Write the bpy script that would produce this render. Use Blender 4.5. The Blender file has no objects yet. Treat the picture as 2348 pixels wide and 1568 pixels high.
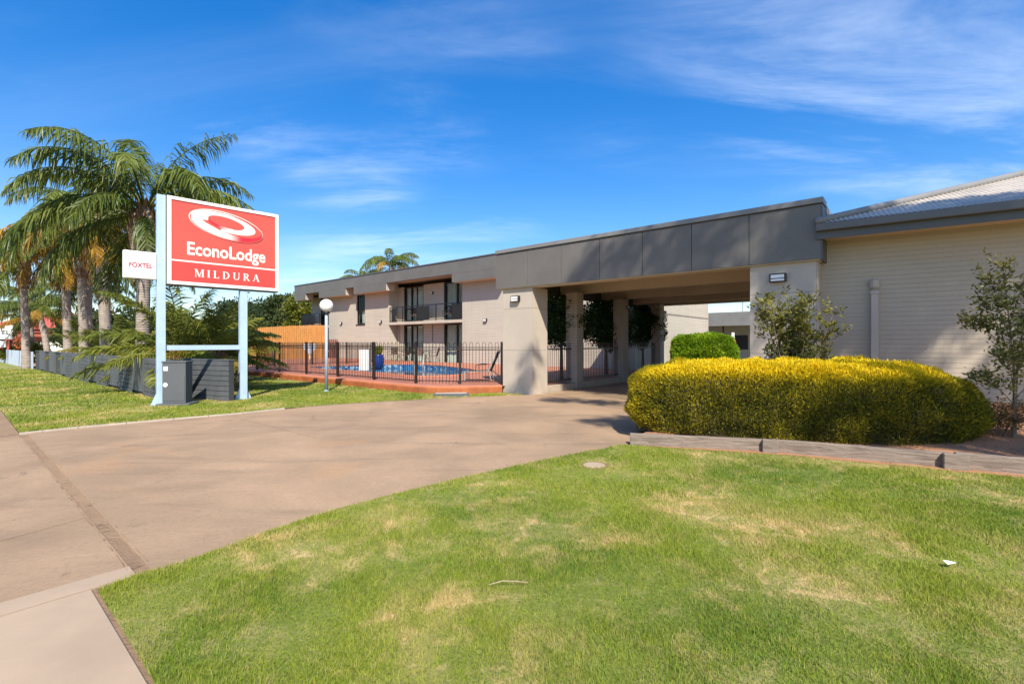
import bpy, bmesh, math, random
import numpy as np
from mathutils import Vector, Matrix, Euler
from mathutils import noise as mnoise

random.seed(7)
rng = np.random.default_rng(11)
SC = bpy.context.scene
COL = SC.collection
PI = math.pi
R = math.radians

# ------------------------------------------------------------------ camera, sky, sun, exposure
EYE = 1.5
cam_d = bpy.data.cameras.new('camera')
cam_d.sensor_width = 36.0
cam_d.lens = 1100.0 / 2348.0 * 36.0
cam_d.shift_y = 1.0 / 2348.0
cam_d.clip_end = 3000.0
cam_d.clip_start = 0.05
cam = bpy.data.objects.new('camera', cam_d)
COL.objects.link(cam)
cam.location = (0, 0, EYE)
cam.rotation_euler = (R(90), 0, 0)
SC.camera = cam

SUN_EL = R(46.0)
SUN_AZ = math.atan2(0.17, -0.985)
SUN_DIR = Vector((math.sin(SUN_AZ) * math.cos(SUN_EL), math.cos(SUN_AZ) * math.cos(SUN_EL), math.sin(SUN_EL)))

world = bpy.data.worlds.new('World')
SC.world = world
world.use_nodes = True
wn, wl = world.node_tree.nodes, world.node_tree.links
wn.clear()
sky = wn.new('ShaderNodeTexSky')
sky.sky_type = 'NISHITA'
sky.sun_disc = False
sky.sun_elevation = SUN_EL
sky.sun_rotation = SUN_AZ
sky.altitude = 0.0
sky.air_density = 1.0
sky.dust_density = 0.45
sky.ozone_density = 2.5
hs = wn.new('ShaderNodeHueSaturation')
hs.inputs['Saturation'].default_value = 1.62
hs.inputs['Hue'].default_value = 0.511
hs.inputs['Value'].default_value = 1.36
sg_ = wn.new('ShaderNodeGamma')
sg_.inputs['Gamma'].default_value = 0.80
wl.new(sky.outputs['Color'], sg_.inputs['Color'])
wl.new(sg_.outputs['Color'], hs.inputs['Color'])


def wmath(op, a, b=None, c=None):
    n = wn.new('ShaderNodeMath'); n.operation = op
    for i, x in enumerate((a, b, c)):
        if x is None:
            continue
        if isinstance(x, (int, float)):
            n.inputs[i].default_value = x
        else:
            wl.new(x, n.inputs[i])
    return n.outputs[0]


wtc = wn.new('ShaderNodeTexCoord')
wsep = wn.new('ShaderNodeSeparateXYZ')
wl.new(wtc.outputs['Generated'], wsep.inputs[0])
wz = wmath('ADD', wmath('MAXIMUM', wsep.outputs['Z'], 0.0), 0.14)
wcom = wn.new('ShaderNodeCombineXYZ')
wl.new(wmath('DIVIDE', wsep.outputs['X'], wz), wcom.inputs[0])
wl.new(wmath('DIVIDE', wsep.outputs['Y'], wz), wcom.inputs[1])


def wcloud(rot, scale, loc, nscale, detail, rough, dist, lo, hi):
    m = wn.new('ShaderNodeMapping')
    m.inputs['Rotation'].default_value = (0, 0, R(rot))
    m.inputs['Scale'].default_value = (scale[0], scale[1], 1)
    m.inputs['Location'].default_value = (loc[0], loc[1], 0)
    wl.new(wcom.outputs[0], m.inputs['Vector'])
    t = wn.new('ShaderNodeTexNoise')
    t.inputs['Scale'].default_value = nscale
    t.inputs['Detail'].default_value = detail
    t.inputs['Roughness'].default_value = rough
    t.inputs['Distortion'].default_value = dist
    wl.new(m.outputs[0], t.inputs['Vector'])
    r = wn.new('ShaderNodeMapRange')
    r.interpolation_type = 'SMOOTHSTEP'
    r.inputs['From Min'].default_value = lo
    r.inputs['From Max'].default_value = hi
    wl.new(t.outputs['Fac'], r.inputs['Value'])
    return r.outputs[0]


CLX, CLY = 3.5, 8.1
big = wcloud(20, (0.55, 0.75), (CLX, CLY), 0.85, 3, 0.5, 0.3, 0.45, 0.64)
fine = wcloud(-32, (0.55, 1.5), (3.1, 0.4), 1.5, 9, 0.64, 0.35, 0.40, 0.78)
veil = wcloud(12, (0.3, 0.9), (7.0, 2.0), 0.8, 7, 0.6, 0.6, 0.42, 0.85)
cmask = wmath('MINIMUM', wmath('ADD', wmath('MULTIPLY', wmath('MULTIPLY', big, fine), 0.42), wmath('MULTIPLY', veil, 0.10)), 0.6)
wmix = wn.new('ShaderNodeMixRGB')
wl.new(cmask, wmix.inputs['Fac'])
wl.new(hs.outputs['Color'], wmix.inputs['Color1'])
wmix.inputs['Color2'].default_value = (6.4, 7.0, 7.7, 1)
wbg = wn.new('ShaderNodeBackground')
wbg.inputs['Strength'].default_value = 0.115
wl.new(wmix.outputs['Color'], wbg.inputs['Color'])
wo = wn.new('ShaderNodeOutputWorld')
wl.new(wbg.outputs[0], wo.inputs['Surface'])

sun_d = bpy.data.lights.new('sun', 'SUN')
sun_d.energy = 4.2
sun_d.angle = R(0.55)
sun_d.color = (1.0, 0.93, 0.82)
sun = bpy.data.objects.new('sun', sun_d)
COL.objects.link(sun)
sun.location = (0, 0, 60)
sun.rotation_euler = SUN_DIR.to_track_quat('Z', 'Y').to_euler()

SC.view_settings.view_transform = 'Standard'
SC.view_settings.look = 'None'
SC.view_settings.gamma = 1.0
SC.view_settings.exposure = 0.88
SC.view_settings.use_curve_mapping = False
SC.render.engine = 'CYCLES'
SC.cycles.use_denoising = True
SC.cycles.max_bounces = 6
SC.cycles.transparent_max_bounces = 6


# ------------------------------------------------------------------ materials
def newmat(name):
    m = bpy.data.materials.new(name)
    m.use_nodes = True
    nt = m.node_tree
    nt.nodes.clear()
    out = nt.nodes.new('ShaderNodeOutputMaterial')
    p = nt.nodes.new('ShaderNodeBsdfPrincipled')
    nt.links.new(p.outputs[0], out.inputs['Surface'])
    return m, nt, p, out


def posvec(nt, scale=(1, 1, 1), obj=False):
    if obj:
        g = nt.nodes.new('ShaderNodeTexCoord'); o = g.outputs['Object']
    else:
        g = nt.nodes.new('ShaderNodeNewGeometry'); o = g.outputs['Position']
    m = nt.nodes.new('ShaderNodeMapping')
    m.inputs['Scale'].default_value = scale
    nt.links.new(o, m.inputs['Vector'])
    return m.outputs[0]


def tnoise(nt, vec, scale, detail=4, rough=0.55, dist=0.0):
    t = nt.nodes.new('ShaderNodeTexNoise')
    t.inputs['Scale'].default_value = scale
    t.inputs['Detail'].default_value = detail
    t.inputs['Roughness'].default_value = rough
    t.inputs['Distortion'].default_value = dist
    nt.links.new(vec, t.inputs['Vector'])
    return t.outputs['Fac']


def ramp(nt, fac, lo, hi, smooth=True):
    r = nt.nodes.new('ShaderNodeMapRange')
    r.interpolation_type = 'SMOOTHSTEP' if smooth else 'LINEAR'
    r.inputs['From Min'].default_value = lo
    r.inputs['From Max'].default_value = hi
    nt.links.new(fac, r.inputs['Value'])
    return r.outputs[0]


def mixc(nt, fac, c1, c2, mode='MIX'):
    m = nt.nodes.new('ShaderNodeMixRGB')
    m.blend_type = mode
    for inp, x in (('Fac', fac), ('Color1', c1), ('Color2', c2)):
        if isinstance(x, (int, float)):
            m.inputs[inp].default_value = x
        elif isinstance(x, (tuple, list)):
            m.inputs[inp].default_value = (x[0], x[1], x[2], 1)
        else:
            nt.links.new(x, m.inputs[inp])
    return m.outputs['Color']


def bump(nt, p, height, strength=0.3, dist=0.01):
    b = nt.nodes.new('ShaderNodeBump')
    b.inputs['Strength'].default_value = strength
    b.inputs['Distance'].default_value = dist
    nt.links.new(height, b.inputs['Height'])
    nt.links.new(b.outputs[0], p.inputs['Normal'])


def mul(nt, a, b):
    n = nt.nodes.new('ShaderNodeMath'); n.operation = 'MULTIPLY'
    for i, x in enumerate((a, b)):
        if isinstance(x, (int, float)):
            n.inputs[i].default_value = x
        else:
            nt.links.new(x, n.inputs[i])
    return n.outputs[0]


def plain(name, col, rough=0.6, var=0.12, vscale=3.0, bs=0.0, bscale=60, metal=0.0, stretch=(1, 1, 1), fine=0.0):
    """painted / solid surface with faint tone variation and fine relief"""
    m, nt, p, out = newmat(name)
    v = posvec(nt, stretch)
    f = tnoise(nt, v, vscale, 6, 0.6)
    dk = tuple(c * (1 - var) for c in col)
    lt = tuple(min(1, c * (1 + var)) for c in col)
    c = mixc(nt, ramp(nt, f, 0.3, 0.7), dk, lt)
    if fine:
        c = mixc(nt, mul(nt, ramp(nt, tnoise(nt, v, vscale * 25, 3), 0.4, 0.75), fine), c, tuple(x * 0.45 for x in col))
    nt.links.new(c, p.inputs['Base Color'])
    p.inputs['Roughness'].default_value = rough
    p.inputs['Metallic'].default_value = metal
    if bs:
        bump(nt, p, tnoise(nt, v, bscale, 4), bs, 0.004)
    return m


def leafmat(name, c1, c2, tip=None, trans=0.35, attr=False, scale=1.2, rough=0.5, objrand=False):
    """foliage: two tones by position noise, optional 'tint' attribute towards tip colour, light passes through"""
    m, nt, p, out = newmat(name)
    v = posvec(nt)
    f = ramp(nt, tnoise(nt, v, scale, 5, 0.6), 0.32, 0.68)
    c = mixc(nt, f, c1, c2)
    f2 = ramp(nt, tnoise(nt, v, scale * 16, 2, 0.6), 0.3, 0.7)
    c = mixc(nt, mul(nt, f2, 0.45), c, tuple(x * 0.55 for x in c1))
    if objrand:
        oi = nt.nodes.new('ShaderNodeObjectInfo')
        c = mixc(nt, mul(nt, oi.outputs['Random'], 0.5), c, tuple(min(1, x * 1.5) for x in c2))
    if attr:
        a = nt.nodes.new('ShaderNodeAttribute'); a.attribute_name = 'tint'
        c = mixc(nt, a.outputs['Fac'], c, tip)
    nt.links.new(c, p.inputs['Base Color'])
    p.inputs['Roughness'].default_value = rough
    p.inputs['Specular IOR Level'].default_value = 0.3
    t = nt.nodes.new('ShaderNodeBsdfTranslucent')
    nt.links.new(c, t.inputs['Color'])
    ms = nt.nodes.new('ShaderNodeMixShader')
    ms.inputs[0].default_value = trans
    nt.links.new(p.outputs[0], ms.inputs[1]); nt.links.new(t.outputs[0], ms.inputs[2])
    nt.links.new(ms.outputs[0], out.inputs['Surface'])
    return m


AX = (0.764, -0.645)     # along the street and the facades, to the right
VX = (0.645, 0.764)      # into the plot


def brickmat(name, col, course=0.086, length=0.24, joint=0.009, mortar=None, var=0.10, bs=0.8, rough=0.8, jointdark=0.72, axis=None, dist=0.006):
    m, nt, p, out = newmat(name)
    g = nt.nodes.new('ShaderNodeNewGeometry')
    d = nt.nodes.new('ShaderNodeVectorMath'); d.operation = 'DOT_PRODUCT'
    ax = axis or (AX[0] + VX[0], AX[1] + VX[1])
    d.inputs[1].default_value = (ax[0], ax[1], 0)
    nt.links.new(g.outputs['Position'], d.inputs[0])
    sp = nt.nodes.new('ShaderNodeSeparateXYZ')
    nt.links.new(g.outputs['Position'], sp.inputs[0])
    cb = nt.nodes.new('ShaderNodeCombineXYZ')
    nt.links.new(d.outputs['Value'], cb.inputs[0]); nt.links.new(sp.outputs['Z'], cb.inputs[1])
    b = nt.nodes.new('ShaderNodeTexBrick')
    b.inputs['Scale'].default_value = 1.0
    b.inputs['Brick Width'].default_value = length
    b.inputs['Row Height'].default_value = course
    b.inputs['Mortar Size'].default_value = joint
    b.inputs['Mortar Smooth'].default_value = 0.4
    b.inputs['Bias'].default_value = 0.0
    b.inputs['Color1'].default_value = tuple(c * (1 - var) for c in col) + (1,)
    b.inputs['Color2'].default_value = tuple(min(1, c * (1 + var)) for c in col) + (1,)
    mo = mortar or tuple(c * jointdark for c in col)
    b.inputs['Mortar'].default_value = tuple(mo) + (1,)
    nt.links.new(cb.outputs[0], b.inputs['Vector'])
    v = posvec(nt)
    c = mixc(nt, mul(nt, ramp(nt, tnoise(nt, v, 0.9, 6), 0.35, 0.75), 0.22), b.outputs['Color'], tuple(x * 0.7 for x in col))
    nt.links.new(c, p.inputs['Base Color'])
    p.inputs['Roughness'].default_value = rough
    h = nt.nodes.new('ShaderNodeMath'); h.operation = 'SUBTRACT'
    h.inputs[0].default_value = 1.0
    nt.links.new(b.outputs['Fac'], h.inputs[1])
    h2 = nt.nodes.new('ShaderNodeMath'); h2.operation = 'MULTIPLY_ADD'
    nt.links.new(tnoise(nt, v, 45, 4), h2.inputs[0]); h2.inputs[1].default_value = 0.25
    nt.links.new(h.outputs[0], h2.inputs[2])
    bump(nt, p, h2.outputs[0], bs, dist)
    return m


def glassmat(name, tint=(0.02, 0.025, 0.03), rough=0.05):
    """dark reflective window pane that still shows what is behind it"""
    m, nt, p, out = newmat(name)
    p.inputs['Base Color'].default_value = tint + (1,)
    p.inputs['Roughness'].default_value = rough
    p.inputs['Specular IOR Level'].default_value = 0.8
    tr = nt.nodes.new('ShaderNodeBsdfTransparent')
    tr.inputs['Color'].default_value = (0.92, 0.95, 0.94, 1)
    ms = nt.nodes.new('ShaderNodeMixShader')
    ms.inputs[0].default_value = 0.16
    nt.links.new(tr.outputs[0], ms.inputs[1]); nt.links.new(p.outputs[0], ms.inputs[2])
    nt.links.new(ms.outputs[0], out.inputs['Surface'])
    return m


M = {}
M['fascia'] = plain('grey fascia paint', (0.140, 0.128, 0.112), 0.5, 0.10, 0.8, 0.05, 120, fine=0.1)
M['fascia_dark'] = plain('charcoal fascia paint', (0.085, 0.085, 0.085), 0.5, 0.10, 0.8, 0.05, 120, fine=0.1)
M['cap'] = plain('grey metal capping', (0.20, 0.195, 0.185), 0.42, 0.08, 1.5)
M['render'] = plain('beige rendered panel', (0.47, 0.405, 0.325), 0.75, 0.06, 1.2, 0.12, 180, fine=0.08)
M['render_dark'] = plain('panel joint backing', (0.20, 0.175, 0.15), 0.8)
M['soffit'] = plain('beige soffit paint', (0.56, 0.455, 0.32), 0.7, 0.06, 1.0, 0.05, 90)
M['brick2'] = brickmat('painted cream brickwork', (0.50, 0.44, 0.355), 0.10, 1.3, 0.010, jointdark=0.62, var=0.04, bs=0.9)
M['brickcol'] = plain('painted brick', (0.40, 0.345, 0.285), 0.8, 0.08, 2.0, 0.3, 70)
M['mortar'] = plain('painted mortar', (0.25, 0.215, 0.18), 0.85, 0.08, 2.0)
M['course'] = brickmat('painted taupe brick course', (0.455, 0.385, 0.290), 0.086, 0.23, 0.004, jointdark=0.93, var=0.02, bs=0.2, axis=(0.824, -0.567))
M['mortar_taupe'] = plain('painted taupe mortar', (0.39, 0.33, 0.25), 0.85, 0.08, 2.0)
M['block'] = plain('charcoal painted block', (0.083, 0.090, 0.094), 0.75, 0.14, 3.0, 0.4, 40, fine=0.15)
M['block_panel'] = plain('charcoal painted panel', (0.090, 0.097, 0.101), 0.7, 0.08, 1.5, 0.1, 80, fine=0.1)
M['block_mortar'] = plain('charcoal mortar', (0.045, 0.048, 0.052), 0.9)
M['darkmetal'] = plain('black powder coat', (0.016, 0.014, 0.013), 0.42, 0.1)
M['bronze'] = plain('dark bronze fence paint', (0.022, 0.016, 0.013), 0.45, 0.1)
M['bluepost'] = plain('pale blue painted steel', (0.40, 0.53, 0.66), 0.5, 0.07, 2.5, 0.05, 60, fine=0.12)
M['lampost'] = plain('blue grey lamp post paint', (0.33, 0.40, 0.47), 0.45, 0.07, 2.5)
M['white'] = plain('white paint', (0.80, 0.80, 0.78), 0.5, 0.03)
M['signwhite'] = plain('white sign frame', (0.84, 0.83, 0.79), 0.4, 0.02)
M['signred'] = plain('sun faded red sign face', (0.74, 0.088, 0.060), 0.32, 0.05, 1.2)
M['signred2'] = plain('red sign face lower panel', (0.74, 0.060, 0.045), 0.32, 0.05, 1.2)
M['signdeep'] = plain('deep red print', (0.62, 0.012, 0.02), 0.35, 0.03)
M['signcream'] = plain('cream print', (0.86, 0.80, 0.68), 0.4, 0.02)
M['signink'] = plain('dark print', (0.06, 0.02, 0.02), 0.5)
M['foxred'] = plain('crimson print', (0.38, 0.004, 0.02), 0.4)
M['ink'] = plain('charcoal print', (0.03, 0.03, 0.035), 0.5)
M['globe'] = plain('opal white globe', (0.86, 0.85, 0.82), 0.22, 0.02)
M['glass'] = glassmat('window glass')
M['curtain'] = plain('cream curtain', (0.86, 0.85, 0.75), 0.9, 0.10, 4.0)
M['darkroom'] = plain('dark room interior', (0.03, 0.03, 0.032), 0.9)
M['timber'] = plain('orange timber paling', (0.43, 0.185, 0.040), 0.7, 0.16, 2.5, 0.2, 40, stretch=(6, 6, 0.6), fine=0.2)
M['redtimber'] = plain('dark red stained timber', (0.16, 0.035, 0.02), 0.7, 0.15)
M['tiletop'] = plain('terracotta coping', (0.50, 0.185, 0.10), 0.75, 0.12, 3.0, 0.1, 60, fine=0.15)
M['deckedge'] = plain('rust orange painted concrete edge', (0.36, 0.105, 0.032), 0.75, 0.22, 1.8, 0.2, 40, fine=0.25)
M['kerb'] = plain('pale concrete kerb', (0.42, 0.35, 0.27), 0.85, 0.12, 3.0, 0.3, 60, fine=0.2)
M['corr'] = plain('weathered corrugated sheet', (0.46, 0.40, 0.325), 0.62, 0.16, 1.4, 0.06, 120, fine=0.25)
M['gutter'] = plain('dark grey gutter', (0.105, 0.10, 0.095), 0.4, 0.06)
M['potblue'] = plain('cobalt glazed pot', (0.010, 0.035, 0.17), 0.2, 0.15)
M['sling'] = plain('brown sling fabric', (0.10, 0.065, 0.05), 0.85, 0.12, 20)
M['alloy'] = plain('dull pale metal tube', (0.42, 0.40, 0.37), 0.35, 0.05, metal=0.3)
M['roofred'] = plain('red iron roof', (0.42, 0.085, 0.055), 0.6, 0.12)
M['wallred'] = plain('red brick wall', (0.30, 0.085, 0.05), 0.8, 0.14)
M['picket'] = plain('pale blue grey picket paint', (0.46, 0.52, 0.62), 0.6, 0.08, 3, fine=0.1)
M['trunk'] = None
M['redlamp'] = plain('red enamel', (0.50, 0.02, 0.02), 0.35)
M['scrap'] = plain('white paper', (0.8, 0.8, 0.78), 0.8)
M['twig'] = plain('dry bark', (0.35, 0.26, 0.17), 0.9, 0.2, 10)
M['bark'] = plain('grey brown bark', (0.17, 0.125, 0.09), 0.9, 0.3, 6, 0.5, 30)
M['gumbark'] = plain('pale gum bark', (0.42, 0.37, 0.31), 0.8, 0.2, 3, 0.3, 25)


def m_palmtrunk():
    m, nt, p, out = newmat('ringed palm trunk')
    v = posvec(nt, obj=True)
    w = nt.nodes.new('ShaderNodeTexWave')
    w.wave_type = 'BANDS'; w.bands_direction = 'Z'
    w.inputs['Scale'].default_value = 3.6
    w.inputs['Distortion'].default_value = 1.6
    w.inputs['Detail'].default_value = 3
    w.inputs['Detail Scale'].default_value = 2.0
    nt.links.new(v, w.inputs['Vector'])
    n = tnoise(nt, v, 4.0, 6, 0.65)
    c = mixc(nt, ramp(nt, n, 0.3, 0.7), (0.26, 0.205, 0.165), (0.42, 0.355, 0.30))
    c = mixc(nt, mul(nt, ramp(nt, w.outputs['Fac'], 0.72, 0.95), 0.5), c, (0.13, 0.10, 0.085))
    nt.links.new(c, p.inputs['Base Color'])
    p.inputs['Roughness'].default_value = 0.85
    bump(nt, p, w.outputs['Fac'], 0.5, 0.02)
    return m


M['trunk'] = m_palmtrunk()
M['boot'] = plain('brown palm boot fibre', (0.20, 0.115, 0.065), 0.9, 0.4, 7, 0.6, 30, stretch=(3, 3, 0.6))
M['palmleaf'] = leafmat('palm leaf', (0.075, 0.120, 0.020), (0.155, 0.185, 0.032), trans=0.3, scale=1.0, rough=0.4, objrand=True)
M['palmyellow'] = leafmat('yellowing palm leaf', (0.22, 0.155, 0.025), (0.44, 0.25, 0.03), trans=0.3, scale=1.5, objrand=True)
M['palmdry'] = leafmat('dry palm leaf', (0.20, 0.125, 0.05), (0.34, 0.23, 0.09), trans=0.25, scale=1.5)
M['palmlow'] = leafmat('low palm leaf', (0.085, 0.130, 0.020), (0.23, 0.235, 0.035), trans=0.35, scale=0.9, objrand=True)
M['palmlowy'] = leafmat('yellow green low palm leaf', (0.17, 0.16, 0.022), (0.36, 0.27, 0.03), trans=0.35, scale=1.2, objrand=True)
M['treedark'] = leafmat('dark tree leaf', (0.030, 0.055, 0.016), (0.065, 0.090, 0.025), trans=0.25)
M['treemid'] = leafmat('mid green tree leaf', (0.055, 0.085, 0.022), (0.115, 0.135, 0.035), trans=0.3)
M['treelight'] = leafmat('yellow green tree leaf', (0.13, 0.16, 0.02), (0.26, 0.25, 0.03), trans=0.35)
M['ficus'] = leafmat('glossy fig leaf', (0.022, 0.060, 0.012), (0.050, 0.110, 0.020), trans=0.25, rough=0.3)
M['limehedge'] = leafmat('lime hedge leaf', (0.15, 0.28, 0.010), (0.32, 0.46, 0.02), trans=0.4)
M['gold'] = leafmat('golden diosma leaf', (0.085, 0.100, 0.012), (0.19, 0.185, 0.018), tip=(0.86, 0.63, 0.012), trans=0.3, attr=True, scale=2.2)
M['hedgecore'] = plain('dark twiggy hedge inside', (0.040, 0.032, 0.016), 0.95, 0.4, 12)
M['olive'] = leafmat('olive shrub leaf', (0.10, 0.11, 0.022), (0.27, 0.25, 0.045), trans=0.3)
M['sapleaf'] = leafmat('small sapling leaf', (0.085, 0.10, 0.026), (0.20, 0.17, 0.038), trans=0.3)
M['redleaf'] = leafmat('reddish shrub leaf', (0.14, 0.10, 0.035), (0.33, 0.16, 0.06), trans=0.3, scale=4)
M['gumleaf'] = leafmat('gum leaf', (0.05, 0.07, 0.03), (0.08, 0.10, 0.04), trans=0.2)


def m_drive():
    m, nt, p, out = newmat('stained brown driveway concrete')
    v = posvec(nt)
    a = ramp(nt, tnoise(nt, v, 0.55, 7, 0.62, 0.4), 0.3, 0.72)
    c = mixc(nt, a, (0.275, 0.19, 0.116), (0.43, 0.29, 0.175))
    orange = ramp(nt, tnoise(nt, posvec(nt, (0.8, 1.3, 1)), 0.42, 5, 0.6, 0.8), 0.55, 0.72)
    c = mixc(nt, mul(nt, orange, 0.45), c, (0.46, 0.265, 0.13))
    ol = ramp(nt, tnoise(nt, posvec(nt, (1.4, 0.75, 1)), 1.1, 7, 0.7, 1.0), 0.61, 0.74)
    c = mixc(nt, mul(nt, ol, 0.75), c, (0.085, 0.068, 0.062))
    blot = ramp(nt, tnoise(nt, v, 2.6, 8, 0.72, 1.4), 0.64, 0.72)
    c = mixc(nt, mul(nt, blot, 0.7), c, (0.075, 0.062, 0.06))
    streak = ramp(nt, tnoise(nt, posvec(nt, (0.35, 2.2, 1)), 1.0, 6, 0.6), 0.52, 0.75)
    c = mixc(nt, mul(nt, streak, 0.5), c, (0.17, 0.125, 0.085))
    pale = ramp(nt, tnoise(nt, posvec(nt, (0.6, 1.1, 1)), 1.7, 8, 0.7, 0.9), 0.57, 0.72)
    c = mixc(nt, mul(nt, pale, 0.35), c, (0.50, 0.36, 0.23))
    mot = ramp(nt, tnoise(nt, v, 24, 6, 0.75), 0.42, 0.66)
    c = mixc(nt, mul(nt, mot, 0.32), c, (0.19, 0.13, 0.085))
    gr = tnoise(nt, v, 130, 3, 0.7)
    c = mixc(nt, mul(nt, ramp(nt, gr, 0.45, 0.75), 0.45), c, (0.10, 0.078, 0.06))
    nt.links.new(c, p.inputs['Base Color'])
    p.inputs['Roughness'].default_value = 0.85
    p.inputs['Specular IOR Level'].default_value = 0.25
    h = nt.nodes.new('ShaderNodeMath'); h.operation = 'ADD'
    nt.links.new(gr, h.inputs[0]); nt.links.new(mul(nt, tnoise(nt, v, 6, 5), 2.0), h.inputs[1])
    bump(nt, p, h.outputs[0], 0.35, 0.006)
    return m


M['drive'] = m_drive()


def m_path():
    m, nt, p, out = newmat('pale footpath concrete')
    v = posvec(nt)
    c = mixc(nt, ramp(nt, tnoise(nt, v, 0.9, 6, 0.6), 0.3, 0.7), (0.33, 0.243, 0.163), (0.42, 0.312, 0.212))
    c = mixc(nt, mul(nt, ramp(nt, tnoise(nt, v, 2.3, 7, 0.7, 0.6), 0.62, 0.76), 0.35), c, (0.22, 0.175, 0.14))
    gr = tnoise(nt, v, 150, 3, 0.7)
    c = mixc(nt, mul(nt, ramp(nt, gr, 0.5, 0.8), 0.3), c, (0.2, 0.16, 0.12))
    nt.links.new(c, p.inputs['Base Color'])
    p.inputs['Roughness'].default_value = 0.85
    bump(nt, p, gr, 0.3, 0.004)
    return m


M['path'] = m_path()


def dryfac(nt):
    v = posvec(nt)
    a = ramp(nt, tnoise(nt, v, 0.75, 6, 0.62, 0.5), 0.46, 0.66)
    b = ramp(nt, tnoise(nt, v, 3.4, 6, 0.66, 0.9), 0.49, 0.62)
    s = nt.nodes.new('ShaderNodeMath'); s.operation = 'MULTIPLY_ADD'
    nt.links.new(a, s.inputs[0]); s.inputs[1].default_value = 0.45
    nt.links.new(mul(nt, mul(nt, a, b), 0.55), s.inputs[2])
    t = nt.nodes.new('ShaderNodeMath'); t.operation = 'MULTIPLY_ADD'
    nt.links.new(b, t.inputs[0]); t.inputs[1].default_value = 0.26
    nt.links.new(s.outputs[0], t.inputs[2])
    return t.outputs[0], v


def m_grass():
    m, nt, p, out = newmat('grass blade')
    dry, v = dryfac(nt)
    lush = ramp(nt, tnoise(nt, v, 0.42, 4, 0.5), 0.38, 0.66)
    c = mixc(nt, lush, (0.25, 0.31, 0.026), (0.105, 0.20, 0.015))
    c = mixc(nt, mul(nt, ramp(nt, tnoise(nt, v, 9, 3), 0.4, 0.7), 0.5), c, (0.33, 0.36, 0.03))
    c = mixc(nt, dry, c, (0.60, 0.46, 0.19))
    a = nt.nodes.new('ShaderNodeAttribute'); a.attribute_name = 'tint'
    c = mixc(nt, mul(nt, a.outputs['Fac'], 0.7), c, (0.37, 0.33, 0.10))
    nt.links.new(c, p.inputs['Base Color'])
    p.inputs['Roughness'].default_value = 0.6
    p.inputs['Specular IOR Level'].default_value = 0.25
    t = nt.nodes.new('ShaderNodeBsdfTranslucent')
    nt.links.new(c, t.inputs['Color'])
    ms = nt.nodes.new('ShaderNodeMixShader'); ms.inputs[0].default_value = 0.3
    nt.links.new(p.outputs[0], ms.inputs[1]); nt.links.new(t.outputs[0], ms.inputs[2])
    nt.links.new(ms.outputs[0], out.inputs['Surface'])
    return m


M['grass'] = m_grass()


def m_lawn():
    m, nt, p, out = newmat('lawn turf')
    dry, v = dryfac(nt)
    c = mixc(nt, ramp(nt, tnoise(nt, v, 0.42, 4, 0.5), 0.38, 0.66), (0.20, 0.235, 0.028), (0.10, 0.16, 0.018))
    c = mixc(nt, mul(nt, ramp(nt, tnoise(nt, v, 22, 4, 0.7), 0.4, 0.7), 0.55), c, (0.26, 0.26, 0.04))
    c = mixc(nt, mul(nt, ramp(nt, tnoise(nt, v, 120, 3, 0.7), 0.45, 0.65), 0.6), c, (0.06, 0.075, 0.012))
    c = mixc(nt, dry, c, (0.52, 0.38, 0.18))
    nt.links.new(c, p.inputs['Base Color'])
    p.inputs['Roughness'].default_value = 0.95
    bump(nt, p, tnoise(nt, v, 35, 5, 0.7), 0.8, 0.03)
    return m


M['lawn'] = m_lawn()


def m_soil(name, c1, c2, c3):
    m, nt, p, out = newmat(name)
    v = posvec(nt)
    c = mixc(nt, ramp(nt, tnoise(nt, v, 1.3, 6, 0.6), 0.3, 0.7), c1, c2)
    c = mixc(nt, ramp(nt, tnoise(nt, v, 5, 7, 0.7, 0.8), 0.54, 0.7), c, c3)
    nt.links.new(c, p.inputs['Base Color'])
    p.inputs['Roughness'].default_value = 0.95
    bump(nt, p, tnoise(nt, v, 28, 6, 0.7), 0.9, 0.03)
    return m


M['soil'] = m_soil('red garden soil', (0.36, 0.165, 0.075), (0.44, 0.22, 0.11), (0.13, 0.075, 0.045))
M['dirt'] = m_soil('joint dirt', (0.26, 0.165, 0.095), (0.33, 0.215, 0.12), (0.14, 0.09, 0.055))
M['ground'] = m_soil('dry ground', (0.16, 0.15, 0.06), (0.22, 0.18, 0.09), (0.10, 0.11, 0.04))


def m_sleeper():
    m, nt, p, out = newmat('weathered timber sleeper')
    g = nt.nodes.new('ShaderNodeTexCoord')
    mp = nt.nodes.new('ShaderNodeMapping')
    mp.inputs['Scale'].default_value = (1.2, 16, 16)
    nt.links.new(g.outputs['Object'], mp.inputs['Vector'])
    f = tnoise(nt, mp.outputs[0], 2.2, 7, 0.7, 0.8)
    c = mixc(nt, ramp(nt, f, 0.3, 0.7), (0.13, 0.098, 0.075), (0.31, 0.245, 0.19))
    c = mixc(nt, ramp(nt, f, 0.62, 0.72), c, (0.07, 0.052, 0.042))
    nt.links.new(c, p.inputs['Base Color'])
    p.inputs['Roughness'].default_value = 0.9
    bump(nt, p, f, 0.8, 0.02)
    return m


M['sleeper'] = m_sleeper()


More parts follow.
